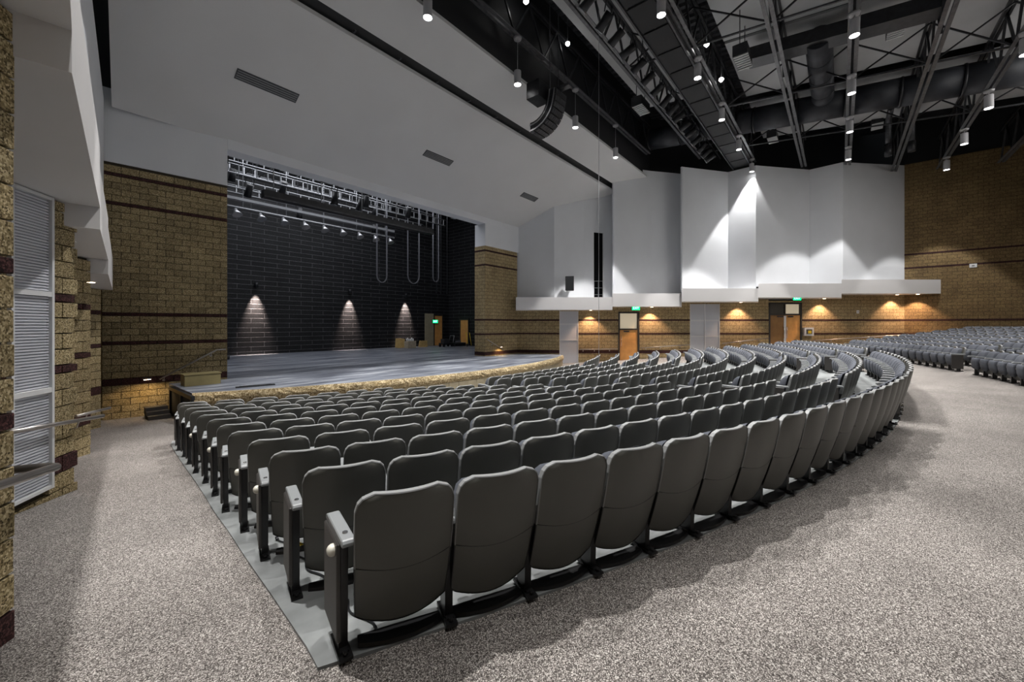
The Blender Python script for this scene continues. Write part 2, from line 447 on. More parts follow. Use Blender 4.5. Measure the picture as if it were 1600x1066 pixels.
for k in range(12):
    kw = ORD[k]
    add_row(k, LEFT[k]+.18, AEND[k]-.15, NA[k], 'left', lambda i, n, kw=kw: f'dark grey folding seat, {ORD[i]} from left, {kw} row from cross-aisle, left block', 'folding seats of the left block', knobs=(0,2,3,5,7))
    b0 = -8.0 if k == 0 else (-6.5 if k == 11 else -8.3)
    b1 = 10.3 if k == 11 else 7.6
    nb = round(math.radians(b1-b0)*Rk(k)/.51)
    add_row(k, b0, b1, nb, 'middle', lambda i, n, kw=kw: f'dark grey folding seat, {ORD[i]} from left, {kw} row from cross-aisle, middle block', 'folding seats of the middle block')
    c0 = 13.6 if k == 11 else 10.1; c1 = 27-.12*k
    nc = round(math.radians(c1-c0)*Rk(k)/.51)
    add_row(k, c0, c1, nc, 'right', lambda i, n, kw=kw: f'dark grey folding seat, {ORD[i]} from left, {kw} row from cross-aisle, right block', 'folding seats of the right block')
for j in range(8):
    Rr = 31.45+.86*j; jw = ORD[j]
    for (a0, a1, nm) in ((-4, 10.3, 'rear middle'), (12.4, 27.4+.3*j, 'rear right')):
        nn = round(math.radians(a1-a0)*Rr/.51)
        add_row(0, a0, a1, nn, nm, lambda i, n, jw=jw, nm=nm: f'slate folding seat beyond cross-aisle, {ORD[min(i, 29)]} from left, {jw} row up, {nm} block', f'folding seats of the {nm} block', rear=j)
seats.sort(key=lambda s: s[0])
NEAR = seats[:300]; FAR = seats[300:]
def put_seat(s, full):
    _, x, y, z, rz, lab, grp, le, re_, kn = s
    t = thing('theatre_seat', (x, y, z), lab, 'seat', grp, rz)
    br = link('backrest', SP['backrest'], t); link('edge_trim', SP['edge_trim'], t); link('side_rim', SP['side_rim'], t)
    if full: link('seam', SP['seam'], br)
    link('back_cushion', SP['back_cushion'], t); link('seat', SP['seat'], t)
    link('standard', SP['standard'], t); a = link('armrest', SP['armrest'], t)
    if full: link('floor_tray', SP['floor_tray'], t)
    if le:
        es = link('standard', SP['standard_l'], t); ar = link('armrest', SP['armrest_l'], t)
        ep = link('end_panel', SP['end_panel'], t)
        if grp.endswith('left block'):
            q = .19; pv = Vector((-.285, -.05, 0)); rv = Matrix.Rotation(q, 3, 'Z') @ pv
            for o in (es, ar, ep): o.rotation_euler = (0, 0, q); o.location = pv-rv
        link('arm_screw', SP['screw'], ar)
        if kn: link('aisle_light', SP['aisle_light'], ep)
    return t
for s in NEAR: put_seat(s, s[0] < 13)
# the seats past the three hundred nearest: one joined object
fm = MB(); mats = [m_shell, m_edge, m_fab, m_std, m_arm, m_endp]; midx = []
for s in FAR:
    M = Matrix.Translation((s[1], s[2], s[3])) @ Matrix.Rotation(s[4], 4, 'Z')
    for key in ['backrest','edge_trim','side_rim','back_cushion','seat','standard','armrest']+(['standard_l','armrest_l','end_panel'] if s[7] else []):
        me = SP[key]; mi = mats.index(me.materials[0]); n0 = len(fm.v)
        fm.v += [tuple(M @ v.co) for v in me.vertices]
        for p in me.polygons: fm.f.append([i+n0 for i in p.vertices]); fm.sm.append(p.use_smooth); midx.append(mi)
me = bpy.data.meshes.new('distant_theatre_seats'); me.from_pydata(fm.v, [], fm.f)
for m in mats: me.materials.append(m)
me.polygons.foreach_set('use_smooth', fm.sm); me.polygons.foreach_set('material_index', midx)
tag(link('distant_theatre_seats', me), 'the many far slate grey folding seats at the right, beyond the nearer rows', 'seats', None, 'stuff')

# yellow tag and cables on the floor under the third aisle seat
# ------------------------------------------------------------------ walls
def frame2(p0, p1):
    p0, p1 = Vector(p0), Vector(p1); d = p1-p0
    return p0, d.length, math.atan2(d.y, d.x)
def wall(name, p0, p1, z0, z1, mat, th=.3, parent=None, label=None, kind='structure'):
    """upright slab; the room is on the right hand of p0->p1; local x runs along it"""
    p, L, a = frame2(p0, p1)
    g = MB().box((L/2, th/2, (z0+z1)/2), (L, th, z1-z0))
    o = obj(name, g, mat, parent); o.location = (p.x, p.y, 0); o.rotation_euler = (0, 0, a)
    if parent is None: o['kind'] = kind
    if label: o['label'] = label
    return o
def bands(parent, L, zs, proud=.012):
    for z0, z1 in zs:
        g = MB().box((L/2, -.0+.05-proud, (z0+z1)/2), (L, .1, z1-z0)); obj('maroon_band', g, m_maroon, parent)
m_maroon = brickwall('maroon_block_wall', ((.035,.014,.014), (.05,.02,.02), (.02,.01,.01)))
BAND_LO = [(-.13,.07), (1.07,1.17), (1.93,2.03)]; BAND_HI = [(5.2,5.3), (6.05,6.15)]
BLK = {}
def block_mesh(L, h, mat):
    key = (round(L, 2), round(h, 2), mat.name)
    if key not in BLK:
        BLK[key] = MB().box((key[0]/2, 0, 0), (key[0]-.014, .10, key[1]-.014)).mesh('block', mat, .004)
    return BLK[key]
def courses(z0, z1):
    lv = [-1.33,-1.13,-.93,-.73,-.53,-.33,-.13,.07]+[.07+.2*i for i in range(1, 6)]+[1.17+.19*i for i in range(0, 5)]+[2.03+.1981*i for i in range(0, 17)]+[5.3+.1875*i for i in range(0, 5)]+[6.15,6.36]
    lv = sorted(set(round(v, 3) for v in lv)); out = []
    for a, b in zip(lv, lv[1:]):
        if b <= z0+.02 or a >= z1-.02: continue
        a2, b2 = max(a, z0), min(b, z1)
        if b2-a2 < .04: continue
        mid = (a+b)/2
        mr = (-.13 < mid < .07) or (1.07 < mid < 1.17) or (1.93 < mid < 2.03) or (5.2 < mid < 5.3) or (6.05 < mid < 6.15)
        out.append((a2, b2, mr))
    return out
def masonry(name, p0, p1, z0, z1, th, holes=(), label=None, half=.2):
    """block wall with every block its own part"""
    p, L, a = frame2(p0, p1)
    g = MB().box((L/2, th/2+.06, (z0+z1)/2), (L, th, z1-z0))
    w = obj(name, g, m_joint); w.location = (p.x, p.y, 0); w.rotation_euler = (0, 0, a); w['kind'] = 'structure'
    if label: w['label'] = label
    lv = courses(z0, z1)
    for ci, (a0, b0, mr) in enumerate(lv):
        x = -(half if ci % 2 else 0)
        while x < L-.03:
            xa, xb = max(0, x), min(L, x+.4); x += .4
            if xb-xa < .05: continue
            segs = [(xa, xb)]
            for hx0, hx1, hz0, hz1 in holes:
                if a0 < hz1-.01 and b0 > hz0+.01:
                    ns = []
                    for s0, s1 in segs:
                        if s0 < hx0: ns.append((s0, min(s1, hx0)))
                        if s1 > hx1: ns.append((max(s0, hx1), s1))
                    segs = ns
            for s0, s1 in segs:
                if s1-s0 < .05: continue
                o = link('block', block_mesh(s1-s0, b0-a0, m_band if mr else m_block), w)
                o.location = (s0, .05+random.uniform(-.003, .003), (a0+b0)/2)
    return w
# left side: three short masonry piers in saw-tooth plan
DV = Vector((.547, .837))
E0, E1, E2, E3 = Vector((-.06,3.56)), Vector((.37,7.48)), Vector((.68,10.5)), Vector((1.14,14.8))
masonry('wall_left', E0-DV*1.6, E0, -.2, 3.39, .9, label='near dark block pier at the left edge')
pier1 = masonry('wall_left.001', E1-DV*1.25, E1, -.62, 3.14, .9, holes=((.28,.80,-.23,3.13),), label='block pier holding the tall pale grille')
masonry('wall_left.002', E2-DV*1.2, E2, -.95, 2.86, .9, label='narrow block pier behind the grille pier')
masonry('wall_left.003', E3-DV*1.2, E3, -1.2, 2.59, .9, label='farthest narrow block pier by the stage flank')
wall('wall_left_back', (-1.9,-3), (-.35,16.6), -1.3, 4.4, m_brown, .3, label='block wall behind the left piers')
wall('wall_left_corner', (-.7,16.56), (1.3,16.52), -1.3, 8.2, m_brown, .25)
flank = masonry('wall_stage_left', (1.28,16.48), (4.27,16.2), -1.3, 6.45, .55, label='tall tan block flank left of the stage opening')
wall('wall_stage_left_upper', (1.28,16.5), (4.27,16.22), 6.45, 8.6, m_white, .6, label='white plaster above the left flank')
g = MB()
for a_, b_ in (((1.31,16.3),(-.55,0)),):
    wall('wall_left_upper', (-.95,-3.5), (1.31,16.35), 3.41, 8.2, m_white, .12, label='white side wall above the left shelf')
wall('wall_left_void', (-2.6,-6), (.2,17.5), 8.0, 15.5, m_void, .2)
# left shelf: four stepped white bulkheads
FP = [(.0,1.0), (.15,3.52), (.55,7.26), (.9,10.5), (1.38,15.1)]
for i, (zb, zt) in enumerate(((3.4,3.93), (3.15,3.92), (2.87,3.64), (2.6,3.47))):
    a_, b_ = FP[i], FP[i+1]
    nb = min(.25, .25)
    poly = [a_, b_, (b_[0]-2.3, b_[1]+.25), (a_[0]-2.3, a_[1]+.25)]
    struct('trim_%d' % (i+1), MB().prism(poly, zb, zt), m_soffit, label=['nearest', 'second', 'third', 'farthest'][i]+' white stepped bulkhead along the left wall')
# grille in the first pier
gp = thing('tall_wall_grille', (0,0,0), 'tall pale ribbed grille set in the left block pier', 'grille')
p, L, a = frame2(E1-DV*1.25, E1); gp.location = (p.x, p.y, 0); gp.rotation_euler = (0,0,a)
def grille(root, x0, x1, z0, z1, mull, tran, step=.03, y=-.01):
    fr = MB(); w = .035
    for x in [x0, x1]+list(mull): fr.box((x, y, (z0+z1)/2), (w, .06, z1-z0+w))
    obj('grille_frame', fr, m_grillf, root)
    for z in [z0, z1]+list(tran): obj('cross_rail', MB().box(((x0+x1)/2, y, z), (x1-x0, .055, w*1.6 if z in tran else w)), m_grillf, root)
    zs = [z0]+list(tran)+[z1]; xs = [x0]+list(mull)+[x1]
    for za, zb in zip(zs, zs[1:]):
        for xa, xb in zip(xs, xs[1:]):
            pn = obj('panel', MB().box(((xa+xb)/2, y+.03, (za+zb)/2), (xb-xa, .02, zb-za)), m_grillb, root)
            s_ = MB(); n_ = int((zb-za-.06)/step)
            for q in range(n_): s_.box(((xa+xb)/2, y+.012, za+.03+(q+.5)*(zb-za-.06)/n_), (xb-xa-.03, .02, step*.55))
            o = obj('rib', s_, m_grill, pn); o['kind'] = 'stuff'
grille(gp, .28, .80, -.23, 3.12, [], [.90, 2.01], .032)

# proscenium, stage house
ZS = -.19
XL, XR, YP = 4.27, 17.1, 16.2
wall('wall_header', (XL,YP), (20.6,YP), 7.7, 8.6, m_white, .6, label='white header over the stage opening')
wall('wall_stage_right_upper', (XR,YP), (20.4,YP), 6.38, 7.7, m_white, .86)
w = wall('wall_stage_right', (XR,YP), (20.1,YP), -1.3, 6.38, m_brick, .86, label='tan block pier right of the stage opening')
bands(w, 3.0, [(-.13,.07),(1.07,1.17),(1.93,2.03),(5.2,5.3),(6.05,6.15)])
j = wall('wall_jamb', (XR-.02,YP+.86), (XR-.02,YP), -.19, 6.38, m_brick, .02)
bands(j, .86, [(-.13,.07),(1.07,1.17),(1.93,2.03),(5.2,5.3),(6.05,6.15)])
wall('wall_stage_back', (-7,28.5), (25.4,28.5), -.3, 14.5, m_black, .3, label='black painted block wall at the back of the stage')
wall('wall_stage_side', (25.1,28.6), (25.1,17.0), -.3, 14.5, m_black, .3, label='black side wall of the stage')
wall('wall_stage_side_left', (-7,16.9), (-7,28.6), -.3, 14.5, m_black, .3)
wall('wall_stage_front', (25.2,17.1), (20.0,17.1), -.3, 14.5, m_void, .1)
wall('wall_stage_front_left', (XL,17.0), (-7,17.0), -.3, 14.5, m_void, .1)
wall('wall_stage_front_upper', (25.2,16.9), (XL,16.9), 7.75, 14.5, m_void, .1)
struct('ceiling_stage', MB().box((9,22.7,14.6), (33,12,.2)), m_void)
# stage floor with curved apron
arc = []
CS, RS = Vector((12.0,31.25)), 20.1
for i in range(41):
    x = 2.75+(20.6-2.75)*i/40; arc.append((x, CS.y-math.sqrt(RS*RS-(x-CS.x)**2)))
back = [(21.2,13.6), (20.3,16.4), (25.1,16.95), (25.1,28.5), (-7,28.5), (-7,16.8), (2.75,16.55)]
sf = MB(); full = [Vector(p) for p in arc+[(b_[0], b_[1]) for b_ in back]]
sf.prism([tuple(p) for p in full], ZS-.12, ZS)
struct('floor_stage', sf, m_stage, label='scuffed blue grey painted stage floor')
front = sroot('wall_stage_apron', 'curved stage front with rough stone coping')
n_ = 40
for i in range(n_):
    a_, b_ = Vector(arc[i]), Vector(arc[i+1]); d = (b_-a_).normalized(); nrm = Vector((d.y, -d.x)); ins = .006
    q = [a_+d*ins, b_-d*ins, b_-d*ins+nrm*.045, a_+d*ins+nrm*.045]
    o = obj('facing_panel', MB().prism([tuple(v) for v in q], -1.3, ZS-.30), m_panel, front)
    # coping: rough faced lumps
    st_ = MB(); m = 3; nv = 4
    for r_ in range(nv+1):
        for c_ in range(m+1):
            pp = a_+(b_-a_)*c_/m; bul = .06+.05*math.sin(PI*r_/nv)+random.uniform(-.018,.018)*(0 if r_ in (0, nv) else 1)
            pp = pp+nrm*bul; st_.v.append((pp.x, pp.y, ZS+.02-.31*r_/nv))
    for r_ in range(nv):
        for c_ in range(m): k_ = r_*(m+1)+c_; st_.f.append([k_, k_+1, k_+m+2, k_+m+1]); st_.sm.append(False)
    n0 = len(st_.v)
    for c_ in range(m+1):
        pp = a_+(b_-a_)*c_/m-nrm*.02; st_.v.append((pp.x, pp.y, ZS+.02)); st_.v.append((pp.x, pp.y, ZS-.29))
    for c_ in range(m):
        st_.f.append([c_, n0+2*c_, n0+2*c_+2, c_+1]); st_.sm.append(False)
        k_ = nv*(m+1)+c_; st_.f.append([k_, k_+1, n0+2*c_+3, n0+2*c_+1]); st_.sm.append(False)
    st_.f.append([0, 4, 8, 12, 16, n0+1, n0]); st_.sm.append(False)
    st_.f.append([3, n0+6, n0+7, 19, 15, 11, 7]); st_.sm.append(False)
    obj('coping_stone', st_, m_stone, front)
# open steel end of the stage apron at the left
t = thing('stage_end_frame', (2.7,14.2,-1.16), 'black steel framed end of the stage apron by the left wall', 'frame')
for y_ in (-.95, .2, 1.6): obj('post', MB().box((0, y_, .46), (.07, .07, .92)), m_blk, t)
obj('top_rail', MB().box((0, .3, .89), (.08, 2.7, .1)), m_blk, t)
obj('kick_panel', MB().box((.03, .3, .40), (.02, 2.6, .78)), m_void, t)

# right side: lower masonry with doors and grilles, stepped shelf, folded white panels
WA, WB = R(872, 25.3), R(1413, 25.1)
def wx(px):                                        # plan point on the lower right wall
    t_ = (px-800)/F; dx, dy = ca+sa*t_, sa-ca*t_
    d_ = WB-WA; s_ = (WA.x*dy-WA.y*dx)/(dx*d_.y*-1+dy*d_.x*-1*-1) if False else None
    den = d_.x*dy-d_.y*dx
    s_ = (WA.y*dx-WA.x*dy)/den
    return WA+d_*s_
rw = []
def rwall(pa, pb, z0=-1.3, z1=3.2, lab=None, bd=True):
    o = wall('wall_right' if not rw else 'wall_right.%03d' % len(rw), pa, pb, z0, z1, m_brick, .35, label=lab); rw.append(o)
    if bd: bands(o, (Vector(pb)-Vector(pa)).length, [b_ for b_ in BAND_LO if b_[1] > z0])
    return o
rwall((20.1,16.2), wx(874), lab='tan block wall between stage pier and grille')
rwall(wx(874), wx(904), 2.55, 3.2, bd=False)
rwall(wx(904), wx(966), lab='tan block wall between narrow grille and single door')
rwall(wx(966), wx(999), 2.52, 3.2, bd=False)
rwall(wx(999), wx(1078), lab='tan block wall between single door and wide grille')
rwall(wx(1078), wx(1125), 3.0, 3.2, bd=False)
rwall(wx(1125), wx(1201), -1.3, 3.3, lab='tan block wall between wide grille and double door')
rwall(wx(1201), wx(1253), 3.1, 3.2, bd=False)
rwall(wx(1253), wx(1413), -1.3, 3.6, lab='tan block wall right of the double door')
wr = wall('wall_rear', wx(1413), (wx(1413).x,-17), -.2, 11.8, m_brown, .4, label='tall brown block wall at the far right')
bands(wr, 14, [(1.07,1.17), (1.93,2.03), (5.2,5.3), (6.05,6.15)])
wall('wall_rear_upper', (wx(1413).x+.1,-2.6), (wx(1413).x+.1,-17), 11.8, 16, m_void, .3)
wall('wall_rear_left', (36,-15.5), (-3.5,-15.5), -.3, 16, m_brown, .3)
wall('wall_rear_side', (-3.0,-15.5), (-1.9,-3), -1.3, 16, m_brown, .3)
# grilles on the right wall
def wgrille(pa, pb, z0, z1, mull, tran, label):
    A, B = wx(pa), wx(pb); p, L, a = frame2(A, B)
    t = thing('wall_grille', (p.x, p.y, 0), label, 'grille', None, a)
    grille(t, .03, L-.03, z0, z1, [L*m_ for m_ in mull], tran, .075, y=.03)
    obj('backing', MB().box((L/2, .2, (z0+z1)/2), (L, .02, z1-z0)), m_void, t)
wgrille(874, 904, -.95, 2.6, [], [.72, 1.72], 'narrow pale grille by the right end of the stage')
wgrille(1078, 1125, -.4, 3.03, [.5], [.95, 1.95], 'wide six-panel pale grille between the two doors')
# white shelf
shelf = [(806,957,2.6,3.37,24.3), (957,1065,2.8,3.6,24.2), (1065,1185,3.1,3.9,24.1), (1185,1315,3.33,4.18,24.0), (1315,1470,3.57,4.42,24.0)]
for i, (xa, xb, zb, zt, d) in enumerate(shelf):
    q = [R(xa, d), R(xb, d), R(xb, d+(2.9 if i < 4 else 1.1)), R(xa, d+2.9)]
    if i == 4: q = [R(xa, d), R(xb, d), R(1413, d+1.1), R(1413, d+2.9), R(xa, d+2.9)]
    struct('trim_%d' % (i+5), MB().prism([tuple(v) for v in q], zb, zt), m_soffit, label=ORD[i]+' step of the white shelf on the right wall, counted from the stage')
# folded panels
ZP = 11.77
def fold(pa, da, pb, db, z0, z1=ZP, nm='wall_right_panel', lab=None):
    return wall(nm, R(pa, da), R(pb, db), z0, z1, m_white, .1, label=lab)
fold(806,26.0, 866,25.1, 3.3); fold(866,25.1, 913,25.7, 3.3)
fold(913,25.7, 928,25.95, 3.3); fold(943,26.2, 958,26.5, 3.3); fold(928,25.95, 943,26.2, 7.75)
fold(958,25.15, 1017,26.0, 3.5); fold(1017,26.0, 1065,26.5, 3.5)
fold(1065,25.3, 1137.5,26.2, 3.8); fold(1137.5,26.2, 1181,25.1, 3.8)
fold(1181,25.1, 1265,25.8, 4.1); fold(1265,25.8, 1317,24.6, 4.1); fold(1317,24.6, 1414,25.1, 4.3)
wall('wall_right_return', R(958,26.6), R(958,25.15), 3.3, ZP, m_white, .06); wall('wall_right_return.001', R(1065,26.6), R(1065,25.3), 3.5, ZP, m_white, .06)
wall('wall_right_void', R(780,27.2), R(1440,27.4), 2.0, 16, m_void, .2)
# black slot with gallery railing
t = thing('gallery_railing', (*R(935,26.5), 4.6), 'grey pipe railing inside the tall black wall slot', 'railing')
a = YAW-PI/2; t.rotation_euler = (0,0,a)
for x_ in (-.3, 0, .3): obj('post', MB().tube([(x_,0,-1.2), (x_,0,.05)], .025), m_galv, t)
for z_ in (-.9, -.45, .0): obj('rail', MB().tube([(-.36,0,z_), (.36,0,z_)], .022), m_galv, t)

# ------------------------------------------------------------------ ceiling over the stage front
def slopeslab(name, x0a, x0b, x1, ya, za, yb, zb, th, mat, label):
    b_ = [(x0a,ya,za), (x1(ya),ya,za), (x1(yb),yb,zb), (x0b,yb,zb)]
    g = MB().hull8(b_, [(v[0], v[1], v[2]+th) for v in b_])
    return struct(name, g, mat, label=label)
def xr(y):                                         # where the folded panels stand at depth y
    d_ = WB-WA; s_ = (y-WA.y)/d_.y; return WA.x+d_.x*s_+1.2
SL = .5
slopeslab('ceiling', 1.47, .93, xr, 16.3, 8.0, 11.45, 8.05+SL*(16.2-11.45), .12, m_ceil, 'grey sloping ceiling in front of the stage')
slopeslab('ceiling.001', .90, .72, xr, 11.17, 10.68, 9.73, 11.33, .12, m_ceil, 'grey ceiling strip beyond the black slot')
slopeslab('ceiling_slot', .93, .90, xr, 11.6, 10.6, 11.0, 10.95, .05, m_void, 'black slot between the ceiling planes')
struct('ceiling_edge_wall', MB().box((13,9.95,13.6), (27,.1,4.4)), m_void)
t = sroot('ceiling_slot_hangers')
for i in range(14):
    obj('hanger', MB().box((3+i*1.6, 11.31, 10.52), (.05, .16, .05)), m_stl, t)
def onceil(px, py):                                # where a sight line meets the sloping ceiling
    t_ = (px-800)/F; dx, dy = ca+sa*t_, sa-ca*t_; dz = (HZ-py)/F
    d = (8.05+SL*16.2-EYE)/(dz+SL*dy); return Vector((d*dx, d*dy, EYE+d*dz))
for (px, py, L_, W_, lab) in ((419,135,1.75,.36,'largest grey ceiling air vent, nearest the left wall'), (685,247,1.55,.34,'middle one of the three grey ceiling air vents'), (827,308,1.4,.34,'small far ceiling air vent toward the right wall')):
    c = onceil(px, py); t = thing('ceiling_vent', c, lab, 'vent', 'air vents in the sloping ceiling'); t.rotation_euler = (-math.atan(SL), 0, 0)
    obj('frame', MB().box((0,0,-.012), (L_,W_,.02)), m_stl, t)
    for q in range(4): obj('slat', MB().box((0, -W_/2+W_*(q+.7)/4.6, -.028), (L_-.06, .03, .012)), m_arm, t)

# ------------------------------------------------------------------ roof, trusses
SR = .11
def zr(y, h): return EYE+h+SR*y
def roofslab(name, xa, xb, ya, yb, h, th, mat, label=None):
    b_ = [(xa,ya,zr(ya,h)), (xb,ya,zr(ya,h)), (xb,yb,zr(yb,h)), (xa,yb,zr(yb,h))]
    return struct(name, MB().hull8(b_, [(v[0], v[1], v[2]+th) for v in b_]), mat, label=label)
roofslab('roof_deck', -4, 36.5, -16, 11, 13.2, .2, m_void)
g = MB()
for i in range(84):
    x = -2+i*.42; g.hull8([(x,-6,zr(-6,13.08)), (x+.2,-6,zr(-6,13.08)), (x+.2,10,zr(10,13.08)), (x,10,zr(10,13.08))], [(x-.05,-6,zr(-6,13.2)), (x+.25,-6,zr(-6,13.2)), (x+.25,10,zr(10,13.2)), (x-.05,10,zr(10,13.2))])
o = struct('roof_deck_ribs', g, m_stl)
roofslab('ceiling_cloud', 2, 22.9, 6.5, 8.66, 11.75, .1, m_cloud, 'grey suspended roof panel beside the lighting pipe')
for i, (xa, xb) in enumerate(((-2,8),(8.2,13.9),(14.1,18.9),(19.1,24.2),(25.0,30.3))):
    roofslab('ceiling_cloud.%03d' % (i+1), xa, xb, -15, 3.85, 11.75, .1, m_cloud, 'grey suspended roof panel over the rear seats')
TR = [(9.55,11.05), (6.9,10.76), (4.3,10.48), (1.8,10.2), (-.35,9.96), (-2.6,9.7), (-4.6,9.45), (-7.0,9.2)]
tpos = ['first','second','third','fourth','fifth','sixth','seventh','eighth']
for i, (y, h) in enumerate(TR):
    x1 = min(xr(y)-.7, 34.9); z = EYE+h; H_ = 1.75
    t = thing('roof_truss', (-2, y, z), f'black steel roof truss, {tpos[i]} back from the stage ceiling', 'truss', 'steel roof trusses')
    L_ = x1+2
    ch = MB()
    for s_ in (-.075, .075): ch.box((L_/2, s_, .05), (L_, .07, .1)); ch.box((L_/2, s_*1.5, .005), (L_, .09, .012))
    obj('bottom_chord', ch, m_chord, t)
    ch = MB()
    for s_ in (-.07, .07): ch.box((L_/2, s_, H_), (L_, .08, .12))
    obj('top_chord', ch, m_blk, t)
    n_ = int(L_/1.9)
    for k in range(n_):
        a_ = L_*k/n_; m_ = L_*(k+.5)/n_; b_ = L_*(k+1)/n_
        obj('web_member', MB().beam((a_,0,.08), (m_,0,H_), .07, .07), m_blk, t)
        obj('web_member', MB().beam((m_,0,H_), (b_,0,.08), .07, .07), m_blk, t)
# cross rods and x braces between trusses
for i in range(1, 7):
    (ya, ha), (yb, hb) = TR[i], TR[i+1]
    for x in (10.6, 16, 21.4, 26.8):
        if x > xr(ya)-1: continue
        t = thing('cross_brace', (x, 0, 0), f'black sway brace between {tpos[i]} and {tpos[i+1]} roof trusses, {ORD[int((x-10.6)/5.3+.5)]} from left', 'brace', 'sway braces in the roof')
        obj('strut', MB().beam((0,ya,EYE+ha+.1), (0,yb,EYE+hb+.1), .06, .06), m_stl, t)
        obj('rod', MB().beam((0,ya,EYE+ha+.1), (0,yb,EYE+hb+1.6), .05, .05), m_blk, t)
        obj('rod', MB().beam((0,ya,EYE+ha+1.6), (0,yb,EYE+hb+.1), .05, .05), m_blk, t)
# catwalk and lighting pipe between the second and third truss
t = thing('catwalk', (0, 4.95, EYE+10.3), 'long black catwalk hanging between the roof trusses', 'catwalk')
for k in range(20):
    obj('deck_panel', MB().box((1+k*1.42+.7, 0, 0), (1.32, .86, .05)), m_void, t)
for s_ in (-.5, .5): obj('side_rail', MB().box((15, s_, .02), (29, .06, .14)), m_stl, t); obj('handrail', MB().tube([(1,s_,1.05), (29.4,s_,1.05)], .025), m_stl, t)
for k in range(16):
    for s_ in (-.5, .5): obj('post', MB().box((1.2+k*1.85, s_, .52), (.04,.04,1.05)), m_blk, t)
pipe = thing('lighting_pipe', (0, 5.95, EYE+10.75), 'black pipe carrying spotlights beside the catwalk', 'pipe')
obj('bar', MB().tube([(6,0,0), (28.3,0,0)], .03), m_blk, pipe)
for k in range(6): obj('hanger', MB().tube([(7+k*4.1,0,0), (7+k*4.1,0,1.2)], .02), m_blk, pipe)
m_gel = plain('frosted_lens', (.35,.37,.40), .3)
def spotlight(name, loc, rz, tilt, label, group, sc=1, body=m_blk, lens=None):
    t = thing(name, loc, label, 'spotlight', group); t.rotation_euler = (0, 0, rz)
    b_ = obj('body', MB().tube([(0,0,0), (0,-.28*sc*math.cos(tilt),-.28*sc*math.sin(tilt)), (0,-.5*sc*math.cos(tilt),-.5*sc*math.sin(tilt))], [.13*sc,.12*sc,.14*sc], 10), body, t)
    obj('yoke', MB().beam((-.15*sc,-.1,0), (-.15*sc,-.02,.3*sc), .02, .04).beam((.15*sc,-.1,0), (.15*sc,-.02,.3*sc), .02, .04).beam((-.15*sc,-.02,.3*sc), (.15*sc,-.02,.3*sc), .02, .04), body, t)
    obj('lens', MB().tube([(0,-.49*sc*math.cos(tilt),-.49*sc*math.sin(tilt)), (0,-.515*sc*math.cos(tilt),-.515*sc*math.sin(tilt))], .125*sc, 10), lens or m_gel, t)
    return t
for k in range(17):
    spotlight('stage_spotlight', (10.2+k*1.02, 5.9, EYE+10.4), PI+.15*math.sin(k*2.1), .55+.15*math.sin(k), f'black spotlight on the catwalk pipe, {ORD[k]} from left', 'spotlights along the catwalk pipe', 1.15)

# ------------------------------------------------------------------ pendant downlights (the lamps that light the house)
cyl = {}
def pend_parts(drop):
    key = round(drop, 2)
    if key not in cyl:
        cyl[key] = (MB().tube([(0,0,0), (0,0,-.07)], [.16,.14], 16).mesh('canopy', m_can),
                    MB().tube([(0,0,-.05), (0,0,-drop+.5)], .012, 5).mesh('cord', m_galv),
                    MB().tube([(0,0,-drop+.52), (0,0,-drop)], .135, 16, caps=False).tube([(0,0,-drop+.52), (0,0,-drop+.50)], .135, 16).mesh('shade', m_can),
                    MB().tube([(0,0,-drop+.05), (0,0,-drop+.035)], .115, 16).mesh('lens', m_lamp))
    return cyl[key]
def pendant(x, y, z, drop, label, watts=HOUSE_W, cone=66, blend=.18):
    t = thing('pendant_downlight', (x, y, z), label, 'lamp', 'cylinder pendants under the roof trusses')
    for nm, me in zip(('canopy','cord','shade','lens'), pend_parts(drop)): link(nm, me, t)
    L_ = bpy.data.lights.new('bulb', 'SPOT'); L_.energy = watts; L_.spot_size = math.radians(cone); L_.spot_blend = blend; L_.shadow_soft_size = .10; L_.color = (1,.975,.95)
    o = link('bulb', L_, t); o.location = (0,0,-drop-.02)
for ti, x0_, n_, drop, wf in ((0, -1.05, 7, 1.8, 1.5), (2, .2, 8, .8, 1.5), (4, .3, 8, .72, .42), (6, 4.0, 8, .72, .22)):
    y, h = TR[ti]
    for k in range(n_):
        x = x0_+k*(4.31 if ti == 0 else 4.1)
        if x > xr(y)-1.3: continue
        pendant(x, y, EYE+h-.01, drop, f'white cylinder pendant lamp, {ORD[k]} from left under the {tpos[ti]} truss', HOUSE_W*(.75 if (ti == 4 and x > 27) else .85 if (ti == 2 and x > 27) else wf*((2.2 if x > 11 else (.55 if x > 1 else 1)) if ti >= 4 else (.6 if 1 < x < 6 else (1.25 if x <= 1 else 1)))), 78 if (ti == 4 and x > 27) else 66)
# bare work lamps among the trusses
for n_, (px, py, d) in enumerate(((1104,70,15.5), (1127,125,17.5), (822,3,15.0), (887,69,17.5))):
    c = P3(px, py, d); t = thing('work_lamp', c, ['bright bare work lamp right of the catwalk','second bare work lamp right of the catwalk','bare work lamp above the stage ceiling edge, near top','bare work lamp above the line array'][n_], 'lamp', 'bare work lamps in the roof')
    obj('globe', MB().tube([(0,0,.10), (0,0,.06), (0,0,0), (0,0,-.08)], [.04,.09,.1,.03], 10), m_lamp, t)
    obj('stem', MB().tube([(0,0,.1), (0,0,3.4)], .012, 5), m_stl, t)

